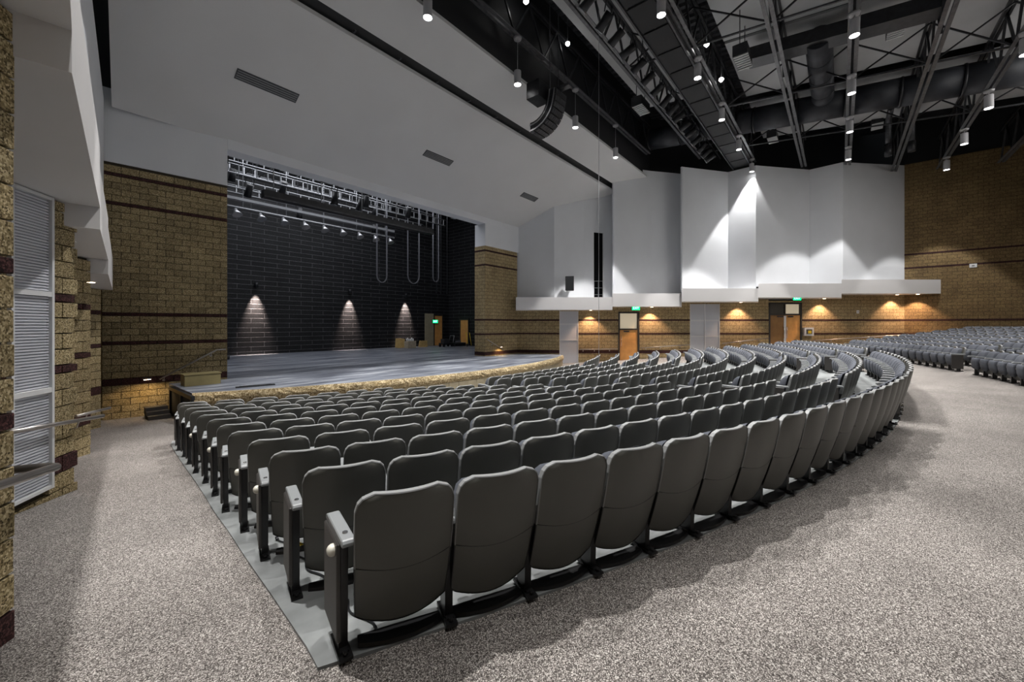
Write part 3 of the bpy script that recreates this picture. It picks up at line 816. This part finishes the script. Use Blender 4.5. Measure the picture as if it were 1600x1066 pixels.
# ------------------------------------------------------------------ ducts and diffusers
t = thing('main_duct', (25.1, 0, 0), 'large round dark duct crossing the far roof', 'duct')
for k in range(11):
    ya = 9.3-k*1.9; obj('duct_section', MB().tube([(0,ya,zr(ya,10.8)), (0,ya-1.86,zr(ya-1.86,10.8))], .62, 20), m_duct, t)
    obj('flange', MB().tube([(0,ya+.03,zr(ya,10.8)), (0,ya-.05,zr(ya-.05,10.8))], .655, 20), m_blk, t)
t = thing('branch_duct', (0, .65, 0), 'round dark duct running between roof trusses to the main duct', 'duct')
for k in range(4): obj('duct_section', MB().tube([(19.3+k*1.5,0,EYE+11.1), (20.75+k*1.5,0,EYE+11.1)], .44, 18), m_duct, t)
t = thing('cross_duct', (19.4, 0, 0), 'black square duct with an outlet at each end', 'duct')
obj('duct_section', MB().beam((0,3.0,zr(3.0,11.0)), (0,-2.7,zr(-2.7,11.0)), .75, .5), m_blk, t)
def diffuser(px, py, d, w_, h_, lab):
    c = P3(px, py, d); t = thing('air_diffuser', c, lab, 'vent', 'louvred air outlets in the roof')
    obj('box', MB().box((0,0,.10), (w_, .5, .42)), m_blk, t); obj('hanger', MB().box((-w_/2+.03,0,.9), (.03,.03,1.9)).box((w_/2-.03,0,.9), (.03,.03,1.9)), m_stl, t)
    for k in range(7): obj('slat', MB().box((-w_/2+w_*(k+.5)/7, -.02, -.13), (.045, .5, .05)), m_grillf, t)
diffuser(1160, 92, 15.6, 1.1, .5, 'louvred air outlet left of the square duct')
diffuser(1399, 44, 15.2, 1.0, .5, 'louvred air outlet at the right end of the square duct')
diffuser(1001, 168, 19.5, 1.1, .5, 'louvred air outlet under the grey roof panel near the stage')
diffuser(1207, 216, 24.2, 1.0, .5, 'small louvred outlet beyond the main duct')
diffuser(1370, 194, 22.6, 1.0, .5, 'small louvred outlet right of the pendant column')
# ------------------------------------------------------------------ text helper
def text(name, body, size, mat, parent, loc, rot=(PI/2,0,0), ext=.004):
    c = bpy.data.curves.new(name, 'FONT'); c.body = body; c.size = size; c.extrude = ext; c.align_x = 'CENTER'; c.align_y = 'CENTER'
    tmp = bpy.data.objects.new(name, c); COL.objects.link(tmp)
    bpy.context.view_layer.update()
    me = bpy.data.meshes.new_from_object(tmp.evaluated_get(bpy.context.evaluated_depsgraph_get()))
    me.materials.clear(); me.materials.append(mat)
    bpy.data.objects.remove(tmp)
    o = link(name, me, parent); o.location = loc; o.rotation_euler = rot
    return o
def exit_sign(loc, rz, label, w=.52):
    t = thing('exit_sign', loc, label, 'exit sign', 'green exit signs', rz)
    obj('housing', MB().box((0,.03,0), (w,.05,w*.5)), m_frame, t)
    obj('face', MB().box((0,0,0), (w-.03,.012,w*.46)), m_exit, t)
    text('letters', 'EXIT', w*.36, m_exitt, t, (0,-.009,0))
    obj('mount', MB().box((0,.03,w*.3), (.06,.05,w*.2)), m_frame, t)
    return t
AR = math.atan2((WB-WA).y, (WB-WA).x)
NR = Vector(((WB-WA).y, -(WB-WA).x)).normalized()     # room side normal of the right wall
def onwall(px, z, off=.05):
    p = wx(px)+NR*off; return (p.x, p.y, z)
exit_sign(onwall(990, 2.74-.02, .5), AR, 'green lit exit sign above the single oak door by the shelf')
exit_sign(onwall(1229, 3.30, .95), AR, 'green lit exit sign above the oak double door')
exit_sign((23.3, 28.3, 2.0), 0, 'green lit exit sign at the back of the stage', .6)
# ------------------------------------------------------------------ doors
def door_leaf(parent, x0, x1, z0, z1, mat, handle_side, pull=True, y=.06, lite=None):
    lf = obj('door_leaf', MB().box(((x0+x1)/2, y, (z0+z1)/2), (x1-x0-.01, .05, z1-z0)), mat, parent)
    hx = x0+.09 if handle_side < 0 else x1-.09
    obj('handle', MB().tube([(hx,y-.03,z0+.85),(hx,y-.09,z0+.87),(hx,y-.09,z0+1.55),(hx,y-.03,z0+1.57)], .018, 8), m_chrome, lf)
    obj('closer', MB().box(((x0+x1)/2+.15*handle_side, y-.06, z1-.10), (.34,.06,.08)), m_stl, lf)
    return lf
def doorset(name, pa, pb, z0, zt, zh, leaves, label):
    A, B = wx(pa), wx(pb); p, L, a = frame2(A, B)
    t = link(name, None); t['kind'] = 'structure'; t['label'] = label; t.location = (p.x, p.y, 0); t.rotation_euler = (0,0,a)
    fr = MB()
    for x in (.05, L-.05): fr.box((x, .06, (z0+zh)/2), (.10, .16, zh-z0))
    fr.box((L/2, .06, zh-.04), (L,.16,.1)); fr.box((L/2, .06, zt+.04), (L,.16,.09))
    obj('door_frame', fr, m_frame, t)
    n_ = len(leaves); w_ = (L-.2)/n_
    for i, mt in enumerate(leaves):
        x0_ = .1+i*w_; door_leaf(t, x0_, x0_+w_, z0, zt, mt, 1 if i < n_/2 and n_ > 1 else -1)
        obj('transom_pane', MB().box((x0_+w_/2, .09, (zt+zh)/2+.02), (w_-.08, .02, zh-zt-.14)), m_glow if (i or n_ == 1) else m_glass, t)
        if i: obj('mullion', MB().box((x0_, .06, (zt+zh)/2), (.06,.12,zh-zt)), m_frame, t)
    return t, L
m_glow = plain('lit_hall_glazing', (.50,.44,.34), .3, emit=(1,.86,.62), es=.28)
m_glass = plain('dark_glazing', (.10,.095,.085), .1)
doorset('door_1', 966, 999, -.58, 1.36, 2.5, [m_wood], 'single honey oak door with a transom window')
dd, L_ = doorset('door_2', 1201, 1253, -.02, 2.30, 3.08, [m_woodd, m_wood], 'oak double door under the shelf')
obj('pale_edge', MB().box((L_/2, .03, 1.13), (.14,.02,2.25)), m_white, dd)
for px_, d_ in ((966,None),): pass
wall('wall_right_hall', R(955,26.3)-Vector((0,0)), R(1010,26.3), -1.3, 2.6, m_white, .1)
# stage doors
t = link('door_3', None); t['kind'] = 'structure'; t['label'] = 'tall pale panel and oak door at the back corner of the stage'; t.location = (22.6, 28.42, ZS)
obj('pale_panel', MB().box((.1,0,1.45), (.95,.06,2.9)), m_panel, t)
obj('door_leaf', MB().box((1.15,0,1.35), (.85,.06,2.7)), m_wood, t); obj('door_frame', MB().box((.63,-.01,1.4), (.08,.1,2.8)).box((1.61,-.01,1.4), (.08,.1,2.8)).box((1.12,-.01,2.78), (1.06,.1,.08)), m_frame, t)
t = link('door_4', None); t['kind'] = 'structure'; t['label'] = 'oak door in the side wall of the stage'; t.location = (25.03, 26.3, ZS); t.rotation_euler = (0,0,-PI/2)
obj('door_leaf', MB().box((0,0,1.15), (.98,.06,2.3)), m_wood, t); obj('door_frame', MB().box((-.53,-.01,1.2), (.08,.1,2.4)).box((.53,-.01,1.2), (.08,.1,2.4)).box((0,-.01,2.38), (1.14,.1,.08)), m_frame, t)
# ------------------------------------------------------------------ wall fittings
t = thing('defibrillator_cabinet', onwall(1261, 1.25, .1), 'white wall cabinet with yellow contents right of the double door', 'cabinet', None, AR)
obj('box', MB().box((0,0,0), (.58,.18,.52)), m_grillf, t); obj('window', MB().box((0,-.095,0), (.36,.01,.3)), m_glass, t); obj('yellow_case', MB().box((.02,-.105,-.02), (.2,.01,.18)), m_yel, t)
for px, z, lab in ((1340, 2.5, 'small white wall plate between the two soffit lights'),):
    t = thing('wall_plate', onwall(px, z, .02), lab, 'wall plate', None, AR)
    obj('plate', MB().box((0,0,0), (.16,.02,.2)), m_grillf, t, .004); obj('button', MB().box((0,-.015,0), (.05,.02,.06)), m_arm, t)
t = thing('wall_plate', (wx(1413).x-.02, -6.0, 5.15), 'small white wall plate high on the far brown wall', 'wall plate', None, -PI/2)
obj('plate', MB().box((0,0,0), (.3,.02,.22)), m_grillf, t, .004); obj('button', MB().box((0,-.015,0), (.1,.02,.06)), m_arm, t)
t = thing('wall_loudspeaker', (*R(890.5, 24.75), 4.25), 'black loudspeaker mounted on the white folded wall', 'loudspeaker', None, YAW-PI/2-.25)
obj('cabinet', MB().hull8([(-.27,-.2,-.45),(.27,-.2,-.45),(.2,.15,-.45),(-.2,.15,-.45)], [(-.27,-.2,.45),(.27,-.2,.45),(.2,.15,.45),(-.2,.15,.45)]), m_blk, t, .02)
obj('grille', MB().box((0,-.205,0), (.48,.02,.84)), m_void, t); obj('bracket', MB().box((0,.3,0), (.06,.5,.3)), m_blk, t)
# handrails
def handrail(pts, label, brackets=(), r=.024, out=None):
    base = Vector(pts[0]); t = thing('handrail', base, label, 'handrail', 'steel wall handrails')
    obj('rail', MB().tube([Vector(p)-base for p in pts], r, 10), m_rail, t)
    for (i, f_) in brackets:
        q = Vector(pts[i]).lerp(Vector(pts[i+1]), f_)-base; o_ = Vector(out)
        obj('bracket', MB().tube([q+Vector((0,0,-.02)), q+Vector((0,0,-.09))+o_*.02, q+o_*.10+Vector((0,0,-.11))], .01, 6).tube([q+o_*.09+Vector((0,0,-.11)), q+o_*.11+Vector((0,0,-.11))], .035, 10), m_rail, t)
    return t
wn = (-.837, .547, 0)
def pierpt(E_, s_, off, z): p = E_+DV*s_+Vector((.837,-.547))*off; return (p.x, p.y, z)
handrail([pierpt(E1,-1.1,.09,.56), pierpt(E1,-.5,.09,.50), pierpt(E1,.30,.09,.425)], 'steel handrail crossing the grille on the left pier', [(1,.45)], out=wn)
handrail([pierpt(E0,-1.4,.09,.92), pierpt(E0,.14,.09,.80), pierpt(E0,.16,.0,.80), pierpt(E0,.13,-.25,.80)], 'nearest steel handrail at the left edge', [(0,.5)], out=wn)
handrail([pierpt(E2,-.5,.08,.10), pierpt(E2,.36,.08,.07)], 'short steel handrail on the second block pier', [(0,.3)], out=wn)
handrail([(2.5,16.2,-.02), (3.95,16.12,.83), (4.2,16.12,.83)], 'sloping handrail on the flank left of the stage', [(0,.08),(0,.9)], out=(0,1,0))
handrail([(17.2,16.1,.80), (18.7,16.1,.10)], 'sloping handrail on the pier right of the stage', [(0,.3)], out=(0,1,0))
def railw(a, za, b, zb, lab): handrail([onwall(a, za, .12), onwall((a+b)/2, (za+zb)/2, .12), onwall(b, zb, .12)], lab, [(0,.2),(0,.8),(1,.6)], out=tuple((-NR).to_3d()), r=.03)
railw(1001, .22, 1077, .42, 'wall handrail right of the single oak door')
railw(1127, .50, 1199, .85, 'wall handrail left of the double door')
railw(905, .12, 964, .15, 'wall handrail left of the single oak door')
handrail([onwall(1268, .68, .12), onwall(1408, 1.05, .15), (wx(1413).x-.12, -4.0, 1.12), (wx(1413).x-.12, -13, 2.1)], 'long handrail rising along the far brown wall', [(0,.2),(1,.5)], out=(1,0,0), r=.03)
# ------------------------------------------------------------------ warm recessed lights under the shelves
def downlight(x, y, z, lab, watts=SOFFIT_W, col=(1,.64,.42), cone=104):
    t = thing('recessed_downlight', (x, y, z), lab, 'lamp', 'warm lamps recessed under the white shelves')
    obj('trim_ring', MB().tube([(0,0,0), (0,0,-.012)], .11, 16), m_grillf, t)
    obj('lens', MB().tube([(0,0,-.012), (0,0,-.02)], .08, 14), m_lampw, t)
    L = bpy.data.lights.new('bulb', 'SPOT'); L.energy = watts; L.color = col; L.spot_size = math.radians(cone); L.spot_blend = .5; L.shadow_soft_size = .05
    o = link('bulb', L, t); o.location = (0,0,-.04)
for n_, (px, z) in enumerate(((921,2.6), (1015,2.8), (1152,3.1), (1280,3.33), (1392,3.57))):
    p = wx(px)+NR*.42; downlight(p.x, p.y, z, ORD[n_]+' warm recessed lamp under the right shelf, counted from the stage')
downlight(wx(1413).x-.5, wx(1413).y-.55, 3.57, 'sixth warm recessed lamp under the right shelf, against the brown wall')
for n_, (x, y, z) in enumerate(((.05,8.6,2.87), (.55,12.6,2.6))):
    downlight(x+.25, y, z, ('nearer','farther')[n_]+' warm recessed lamp under the left bulkheads', 30)
# rail glow lights on both flanks
for n_, (x, y, z, tx) in enumerate(((2.2,16.0,.05,'left'), (18.3,15.95,.35,'right'))):
    t = thing('step_light', (x,y,z), f'warm step light on the {tx} flank of the stage', 'lamp')
    obj('housing', MB().box((0,.05,0), (.2,.06,.05)), m_frame, t); obj('lens', MB().box((0,.03,-.03), (.16,.03,.012)), m_lampw, t)
    L = bpy.data.lights.new('bulb', 'SPOT'); L.energy = 26; L.color = (1,.66,.3); L.spot_size = 2.6; L.spot_blend = .6; L.shadow_soft_size = .08
    o = link('bulb', L, t); o.location = (0,-.12,-.06); o.rotation_euler = (.15,0,0)
# ------------------------------------------------------------------ stage back wall sconces
for n_, (x, lab) in enumerate(((9.0,'left'), (15.2,'middle'), (20.2,'right'))):
    t = thing('wall_sconce', (x, 28.36, 4.15), f'{lab} one of three wall lamps on the black stage wall', 'lamp', 'wall lamps on the stage back wall')
    obj('shade', MB().tube([(0,0,.22), (0,0,-.1)], [.09,.12], 12), m_blk, t); obj('bracket', MB().box((0,.08,.1), (.08,.14,.1)), m_blk, t)
    obj('lens', MB().tube([(0,0,-.08), (0,0,-.09)], .09, 12), m_lampw, t)
    L = bpy.data.lights.new('bulb', 'SPOT'); L.energy = 3400; L.color = (1,.80,.68); L.spot_size = math.radians(46); L.spot_blend = 1; L.shadow_soft_size = .04
    o = link('bulb', L, t); o.location = (0,-.22,-.12); o.rotation_euler = (.24,0,0)
# ------------------------------------------------------------------ fly loft rigging over the stage
m_cable = plain('pale_cable', (.16,.165,.19), .5)
m_pipe = plain('dull_silver_pipe', (.42,.43,.45), .4, .6)
t = thing('border_light_trough', (5.9, 17.9, 6.95), 'long black trough hanging across the stage opening', 'lighting trough')
obj('trough', MB().box((4.3,0,0), (8.6,.34,.30)), m_blk, t); obj('lip', MB().box((4.3,-.19,-.12), (8.6,.03,.06)), m_stl, t)
for k in range(5): obj('hanger', MB().tube([(.4+k*1.95,0,.1), (.4+k*1.95,0,7.5)], .02, 6), m_pipe, t)
bt = thing('lamp_batten', (3.9, 24.0, 7.75), 'silver pipe with a row of work floodlights over the stage', 'pipe')
obj('pipe', MB().tube([(0,0,0), (12.2,0,0)], .05, 8), m_pipe, bt); obj('raceway', MB().box((6.1,0,.45), (12.2,.12,.14)), m_pipe, bt)
for k in range(6): obj('hanger', MB().tube([(1+k*2.1,0,0), (1+k*2.1,0,4)], .018, 6), m_pipe, bt)
for k in range(11):
    x = 4.4+k*1.13; t = thing('flood_lamp', (x, 24.0, 7.62), f'silver work floodlight, {ORD[k]} from left on the stage pipe', 'lamp', 'work floodlights over the stage')
    obj('shade', MB().tube([(0,0,.05), (.03,-.06,-.12), (.06,-.14,-.30)], [.06,.12,.24], 10), m_galv, t); obj('clamp', MB().box((0,0,.09), (.05,.08,.14)), m_blk, t)
random.seed(11)
rows_ = [(17.3,8.9),(18.3,9.6),(19.2,8.6),(20.2,9.2),(21.2,10.2),(22.2,8.9),(23.2,9.8),(24.8,9.0),(26.0,10.2),(27.2,9.4)]
for n_, (y, z) in enumerate(rows_):
    t = thing('rigging_batten', (3.2, y, z), f'silver rigging pipe over the stage, {ORD[n_]} one back from the opening', 'pipe', 'rigging pipes over the stage')
    obj('pipe', MB().tube([(0,0,0), (16,0,0)], .032, 6), m_pipe, t)
    obj('upper_pipe', MB().tube([(0,0,.42), (16,0,.42)], .026, 6), m_pipe, t)
    for k in range(26):
        x = k*.63+random.uniform(-.1,.1)
        obj('strut', MB().box((x,0,.21), (.045,.045,.46)), m_pipe, t)
    for k in range(5): obj('lift_line', MB().tube([(1.2+k*3.3,0,.4), (1.2+k*3.3,0,13.5-z)], .014, 5), m_cable, t)
g_ = 0
for k in range(30):
    y, z = random.choice(rows_[:8]); x = 3.6+k*.46+random.uniform(-.15,.15)
    spotlight('stage_lamp', (x, y+.05, z-.36), random.uniform(-.4,.4)+PI, 1.2+random.uniform(-.3,.3), f'black stage lamp in the rigging, {ORD[k]} from left', 'stage lamps in the rigging', 1.25)
gr = thing('rigging_gridiron', (3, 17.3, 10.9), 'silver steel grid of pipes above the stage', 'grid')
for k in range(21): obj('cross_pipe', MB().tube([(k*.75,0,0), (k*.75,10.8,0)], .035, 6), m_pipe, gr)
for k in range(11): obj('long_pipe', MB().tube([(0,k*1.08,.09), (15.5,k*1.08,.09)], .035, 6), m_pipe, gr)
random.seed(5)
def cable_loop(x, y, ztop, zbot, w_, lab):
    t = thing('cable_loop', (x, y, ztop), lab, 'cable', 'cable loops hanging over the stage')
    for o_ in (0, .05):
        pts = [(-w_/2+o_,0,0)]+[(-w_/2*math.cos(PI*q/12)+o_, 0, (zbot-ztop)+w_/2-w_/2*math.sin(PI*q/12)*1.2) for q in range(13)]+[(w_/2+o_,0,.0)]
        obj('cable', MB().tube(pts, .018, 6), m_cable, t)
cable_loop(13.1, 20.8, 10.95, 4.25, .65, 'left pale cable loop hanging in front of the black wall')
cable_loop(15.2, 20.6, 10.95, 4.35, .85, 'middle pale cable loop hanging in front of the black wall')
cable_loop(18.3, 22.2, 10.95, 4.8, .5, 'right pale cable loop hanging near the stage corner')
for n_, x in enumerate((18.9, 19.3, 19.9)):
    t = thing('rigging_rope', (x, 22.8, 4.2), f'vertical dark rope near the stage corner, {ORD[n_]} from left', 'rope', 'ropes by the stage corner')
    obj('rope', MB().tube([(0,0,0), (0,0,10.3)], .03, 6), m_stl, t); obj('weight', MB().box((0,0,-.08), (.1,.1,.2)), m_blk, t)
# ------------------------------------------------------------------ things standing on the stage
def stg(px, py):                                   # point of the stage floor seen at a pixel
    d = (EYE-ZS)*F/(py-HZ); return R(px, d)
p = stg(622, 544)
t = thing('plywood_board', (p.x, p.y, ZS), 'yellow plywood boards leaning together on the stage', 'boards')
for k in range(3): obj('board', MB().box((k*.22, k*.06, .38), (.5,.04,.76), Matrix.Rotation(.18, 4, 'Y') @ Matrix.Rotation(-.15, 4, 'X')), m_ply, t)
p = stg(641, 544)
t = thing('cardboard_box', (p.x, p.y, ZS), 'grey open box with rolled papers beside the plywood', 'box')
obj('box', MB().box((0,0,.28), (.8,.5,.56)), m_card, t, .01)
for k in range(6): obj('roll', MB().tube([(-.3+k*.12,0,.5), (-.34+k*.13,.05,.78+.05*math.sin(k*2))], .04, 8), m_grillf, t)
p = stg(660, 542.5)
t = thing('plywood_offcut', (p.x, p.y, ZS), 'short plywood offcuts leaning by the pale stage door panel', 'boards')
for k in range(3): obj('board', MB().box((-.2+k*.28, 0, .27), (.3,.04,.54), Matrix.Rotation(.3-.2*k, 4, 'Y')), m_ply, t)
p = stg(697, 542)
t = thing('equipment_cart', (p.x, p.y, ZS), 'black wheeled cart with gear at the right of the stage', 'cart')
obj('bed', MB().box((0,0,.28), (1.1,.6,.10)), m_blk, t); obj('case', MB().box((-.1,0,.5), (.6,.45,.34)), m_stl, t)
for x in (-.45,.45):
    for y in (-.25,.25): obj('wheel', MB().tube([(x,y-.03,.13), (x,y+.03,.13)], .13, 14), m_blk, t)
obj('push_handle', MB().tube([(.55,-.25,.3), (.7,-.25,.95), (.7,.25,.95), (.55,.25,.3)], .02, 6), m_galv, t)
p = stg(716, 541)
t = thing('equipment_case', (p.x, p.y, ZS), 'low black case with coiled cable beside the cart', 'case')
obj('trunk', MB().box((0,0,.16), (1.3,.6,.32)), m_blk, t, .015); obj('coil', MB().tube([(.25*math.cos(q*.5),.2*math.sin(q*.5),.36+q*.004) for q in range(26)], .03, 6), m_cable, t); obj('edge_strip', MB().box((0,-.31,.3), (1.3,.02,.03)), m_galv, t)
p = stg(734, 541.5)
t = thing('hand_truck', (p.x, p.y, ZS), 'yellow and silver hand truck at the right edge of the stage opening', 'hand truck')
obj('frame', MB().tube([(-.2,0,.1), (-.2,.25,1.2), (.2,.25,1.2), (.2,0,.1)], .025, 8), m_yel, t); obj('toe_plate', MB().box((0,-.12,.05), (.46,.25,.02)), m_galv, t)
for x in (-.24,.24): obj('wheel', MB().tube([(x-.02,.08,.13), (x+.02,.08,.13)], .13, 12), m_blk, t)
p = stg(360, 562)
t = thing('wheeled_dolly', (p.x-.15, p.y+.3, ZS), 'black wheeled dolly behind the left edge of the stage opening', 'dolly')
obj('frame', MB().box((0,0,.32), (.16,.7,.5)), m_blk, t)
for y in (-.25,.25): obj('wheel', MB().tube([(-.1,y,.14), (.1,y,.14)], .14, 14), m_stl, t)
m_olive = plain('olive_board', (.24,.20,.09), .6, var=.1, scale=4)
t = thing('stage_box', (3.35, 15.35, ZS), 'olive brown box standing on the left end of the stage', 'box')
obj('box', MB().box((0,0,.16), (.9,.5,.33)), m_olive, t, .008); obj('lid', MB().box((0,0,.345), (.94,.54,.03)), m_olive, t)
t = thing('floor_pocket', (4.3, 13.6, ZS), 'dark flat cover strip on the stage near its left front', 'floor cover')
obj('cover', MB().box((0,0,.015), (1.0,.16,.03), Matrix.Rotation(-.2,4,'Z')), m_void, t); obj('hinge', MB().tube([(-.4,.1,.035),(.4,-.06,.035)], .01, 6), m_stl, t)
t = thing('step_block', (2.35, 15.4, -1.16), 'small brown step at the left end of the stage', 'step')
for k in range(3): obj('tread', MB().box((.0, .15*k, .1+.1*k), (.5,.5-.1*k,.2+.0*k)), m_endp, t)
# ------------------------------------------------------------------ line array loudspeaker
la = thing('line_array', (13.2, 8.45, 10.8), 'black curved line array of loudspeakers hanging under the ceiling edge', 'loudspeaker')
y_, z_, an = 0.0, 0.0, .12
for k in range(9):
    M = Matrix.Rotation(an, 4, 'X'); h_ = .225
    c = Vector((0, y_, z_))+M.to_3x3() @ Vector((0,.15,-h_/2))
    b_ = obj('cabinet', MB().box((0,0,0), (.78,.40,h_-.02)), m_blk, la, .01); b_.location = c; b_.rotation_euler = (an, 0, 0)
    gg = MB()
    for q in range(6): gg.box((-.30+q*.12, -.205, 0), (.09,.012,h_-.06))
    obj('grille', gg, m_stl, b_); [obj('rigging_link', MB().box((x_,y2,.0), (.015,.05,h_)), m_galv, b_) for x_, y2 in ((-.40,.1), (.40,.1), (-.40,-.12))]
    e = M.to_3x3() @ Vector((0,0,-h_)); y_ += e.y; z_ += e.z; an += .21 if k > 1 else .08
obj('sub_cabinet', MB().box((-.5,.72,.0), (.75,.6,.66)), m_blk, la, .015); obj('fly_bar', MB().box((0,.3,.12), (.25,1.5,.1)), m_stl, la)
for x in (-.3,.3): obj('chain', MB().tube([(x,.3,.15), (x,.3,3.38)], .015, 5), m_stl, la)
# thin cord hanging from the roof into the seats
t = thing('hanging_cord', (13.2, 6.8, -.55), 'thin pale cord hanging from the roof down into the seats', 'cord')
obj('cord', MB().tube([(0,0,0), (0,0,13.8)], .0085, 5), m_galv, t); obj('end_weight', MB().tube([(0,0,0), (0,0,.12)], .02, 8), m_galv, t)
# yellow tag and cable under an aisle seat of the third row
t = thing('yellow_tag', (1.33, 3.32, zf(1.33,3.32)+.016), 'yellow ribbed plastic tag on the floor under a left aisle seat', 'tag')
obj('tag', MB().box((0,0,.012), (.10,.045,.022)), m_yel, t, .004)
for k in range(4): obj('ridge', MB().box((-.035+k*.023,0,.026), (.008,.045,.008)), m_yel, t)
t = thing('floor_cable', (1.1, 1.9, .02), 'thin black cable lying on concrete along the left aisle seats', 'cable')
pts = []
for q in range(34):
    k_ = .02+q*.07; pt = rowpt(k_, left_phi(k_)+.45+.05*math.sin(q*.9)); pts.append(Vector((pt.x, pt.y, zk(k_)+.024))-Vector((1.1,1.9,.02)))
obj('cable', MB().tube(pts, .006, 5), m_blk, t); obj('plug', MB().tube([pts[-1], pts[-1]+Vector((.01,.05,0))], .012, 6), m_blk, t)
# pipes beyond the main duct and far wall ledges
for n_, y in enumerate((-2.0, -2.9)):
    t = thing('rain_pipe', (29.5, y, 0), f'{("left","right")[n_]} grey drain pipe bend below the far roof panel', 'pipe', 'drain pipes at the far end of the roof')
    obj('elbow', MB().tube([(-1.6,0,zr(y,11.3)), (-.5,0,zr(y,11.3)), (-.1,0,zr(y,11.2)), (0,0,zr(y,10.9)), (0,0,zr(y,10.0))], .13, 10), m_stl, t)
    obj('drop', MB().tube([(0,0,zr(y,10.0)), (0,0,10.8)], .16, 10), m_blk, t)
